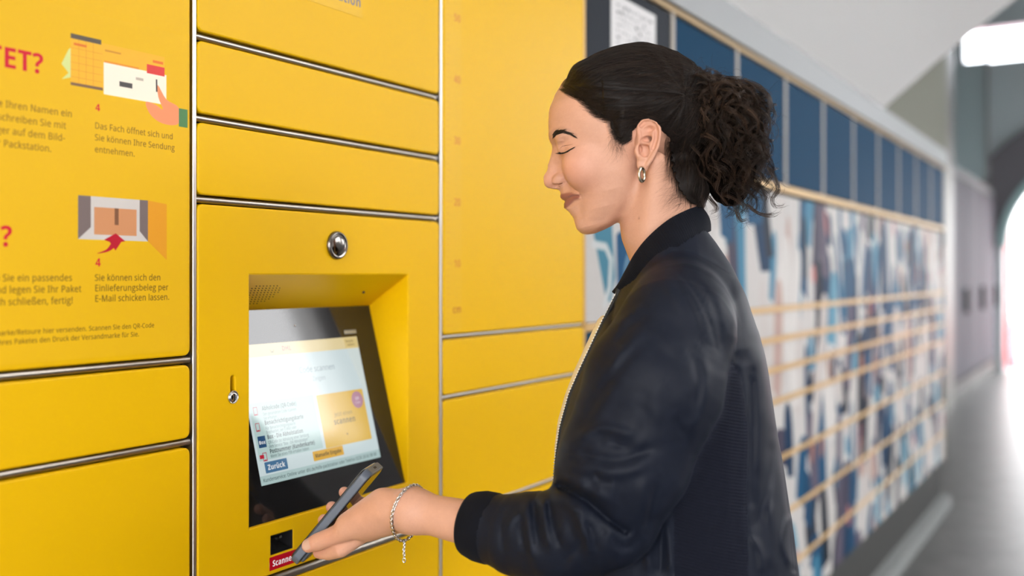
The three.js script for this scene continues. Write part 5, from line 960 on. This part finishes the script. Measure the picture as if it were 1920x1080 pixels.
// ---------------------------------------------------------------- things she wears and holds
person.updateMatrixWorld(true);
const place = (o) => { o.position.copy(person.position); o.quaternion.copy(person.quaternion); return o; };
{
  // phone, held on its long edges, screen towards the scanner
  const ph = place(thing('phone', 'blue-grey smartphone held edge-on over the scanner', 'phone'));
  const A = V(...P(549, 1054, 42)), Bp = V(...P(687, 888, 38)), ax = Bp.clone().sub(A), L = 0.150; const c = A.clone().add(Bp).multiplyScalar(0.5); ax.normalize();
  const far = V(0.02, 0, -1); far.addScaledVector(ax, -far.dot(ax)).normalize(); const nrm = new THREE.Vector3().crossVectors(ax, far).normalize();      // away from the palm or into it
  const rightFace = nrm.x > 0 ? nrm.clone() : nrm.clone().negate(), left = rightFace.clone().negate();
  c.addScaledVector(far, 0.0345);
  const basis = new THREE.Matrix4().makeBasis(far, ax, rightFace.clone()); if (basis.determinant() < 0) basis.makeBasis(far.clone().negate(), ax, rightFace.clone());
  basis.setPosition(c); const fs = basis.determinant() > 0 && new THREE.Vector3().setFromMatrixColumn(basis, 0).dot(far) > 0 ? 1 : -1;
  const put = (g) => { g.applyMatrix4(basis); return g; };
  const slabG = (w, l, t, r, z0) => { const g = new THREE.ExtrudeGeometry(roundRect(-w / 2, w / 2, -l / 2, l / 2, r), { depth: t - 0.003, bevelEnabled: true, bevelSize: 0.0015, bevelThickness: 0.0015, bevelSegments: 3, curveSegments: 10 }); g.translate(0, 0, z0 + 0.0015); return g; };
  const caseMat = phys([0.085, 0.105, 0.14], 0.42), glassMat = phys([0.02, 0.02, 0.022], 0.08);
  const body = part('case', put(slabG(0.0685, L - 0.003, 0.0105, 0.011, -0.005)), caseMat, ph, 'matte blue-grey case');
  part('screen', put(slabG(0.064, L - 0.008, 0.0032, 0.009, -0.0072)), glassMat, ph, 'black glass screen');
  part('back_glass', put(slabG(0.062, L - 0.010, 0.0032, 0.008, 0.0032)), glassMat, ph);
  const cam = part('camera_bump', put(rbox(-0.031 * fs - 0.0, -0.031 * fs + 0.03 * fs < -0.031 * fs ? -0.031 * fs + 0.0301 : -0.031 * fs + 0.03, -L / 2 + 0.008, -L / 2 + 0.042, 0.005, 0.0098, 0.003)), phys([0.05, 0.06, 0.075], 0.3), ph, 'raised camera block');
  part('port', put(box(-0.0050, 0.0050, L / 2 - 0.0012, L / 2 + 0.0003, -0.0015, 0.0015)), M.dark, ph);
  part('slot', put(box((-0.0345) * fs - 0.0006, (-0.0345) * fs + 0.0006, -L / 2 + 0.025, -L / 2 + 0.033, -0.0022, 0.0028)), M.dark, ph);
}
{
  // earring: plain metal hoop through the lobe
  const er = place(thing('earring', 'small plain metal hoop earring hanging from the ear lobe', 'earring')), c = P(1203.5, 327.5, 79);
  const t = new THREE.TorusGeometry(0.0056, 0.0021, 16, 48); t.scale(1, 1.3, 0.8); t.rotateY(1.0); t.translate(...c); part('hoop', t, std([0.62, 0.52, 0.40], 0.18, 1), er);
}
{
  // chain bracelet: links around the wrist, a loose end hanging down
  const br = place(thing('bracelet', 'silver chain bracelet with a loose end around the wrist', 'bracelet'));
  const A = V(...P(885, 982, 130)), W = V(...P(772, 957, 104)), ax = W.clone().sub(A).normalize(), up = V(0, 1, 0), s1 = up.clone().addScaledVector(ax, -up.dot(ax)).normalize(), s2 = new THREE.Vector3().crossVectors(ax, s1).normalize();
  const ctr = V(...P(763, 960, 103)), path = [], n = 46;
  for (let i = 0; i < n; i++) {
    const a = i / n * 6.28318, dir = s1.clone().multiplyScalar(Math.cos(a)).addScaledVector(s2, Math.sin(a)); let r = 0.012; const slant = ax.clone().multiplyScalar(-Math.cos(a) * 0.004 + (Math.sin(a) > 0 ? 1 : 1) * 0.003 * Math.sin(a) * Math.sign(s2.z || 1));
    for (let k = 0; k < 80; k++) { const q = ctr.clone().add(slant).addScaledVector(dir, r), v = handField(q.x, q.y, q.z); if (v > 0.0016) break; r += Math.max(0.0002, (0.0016 - v) * 0.7); }
    const q = ctr.clone().add(slant).addScaledVector(dir, r); if (Math.cos(a) < -0.3) q.y -= 0.006 * (-Math.cos(a) - 0.3) / 0.7; path.push(q);
  }
  const link = (p, q, k, size = 0.0021) => { const g = new THREE.TorusGeometry(size, 0.00062, 6, 14), d = q.clone().sub(p).normalize(), m = new THREE.Quaternion().setFromUnitVectors(V(1, 0, 0), d); g.scale(1.25, 0.85, 1); g.rotateX(k % 2 ? 0.8 : -0.8); g.applyQuaternion(m); g.translate((p.x + q.x) / 2, (p.y + q.y) / 2, (p.z + q.z) / 2); return g; };
  const cvp = new THREE.CatmullRomCurve3(path, true).getSpacedPoints(64), gs = []; cvp.forEach((p, i) => { if (i) gs.push(link(cvp[i - 1], p, i)); });
  part('chain', mergeGeometries(gs), std([0.75, 0.74, 0.73], 0.16, 1), br);
  const bot = path.reduce((a, b) => b.y < a.y ? b : a), hs = []; for (let i = 0; i < 8; i++) hs.push(link(V(bot.x + 0.0006 * Math.sin(i), bot.y - i * 0.0023, bot.z + 0.002), V(bot.x, bot.y - (i + 1) * 0.0023, bot.z + 0.002), i, 0.0016));
  part('loose_end', mergeGeometries(hs), std([0.75, 0.74, 0.73], 0.16, 1), br);
  const lob = new THREE.TorusGeometry(0.0016, 0.0006, 8, 16); lob.scale(1, 1.6, 1); lob.translate(bot.x, bot.y - 0.0225, bot.z + 0.002); part('clasp', lob, M.chrome, br);
}
renderer.render(scene, camera);
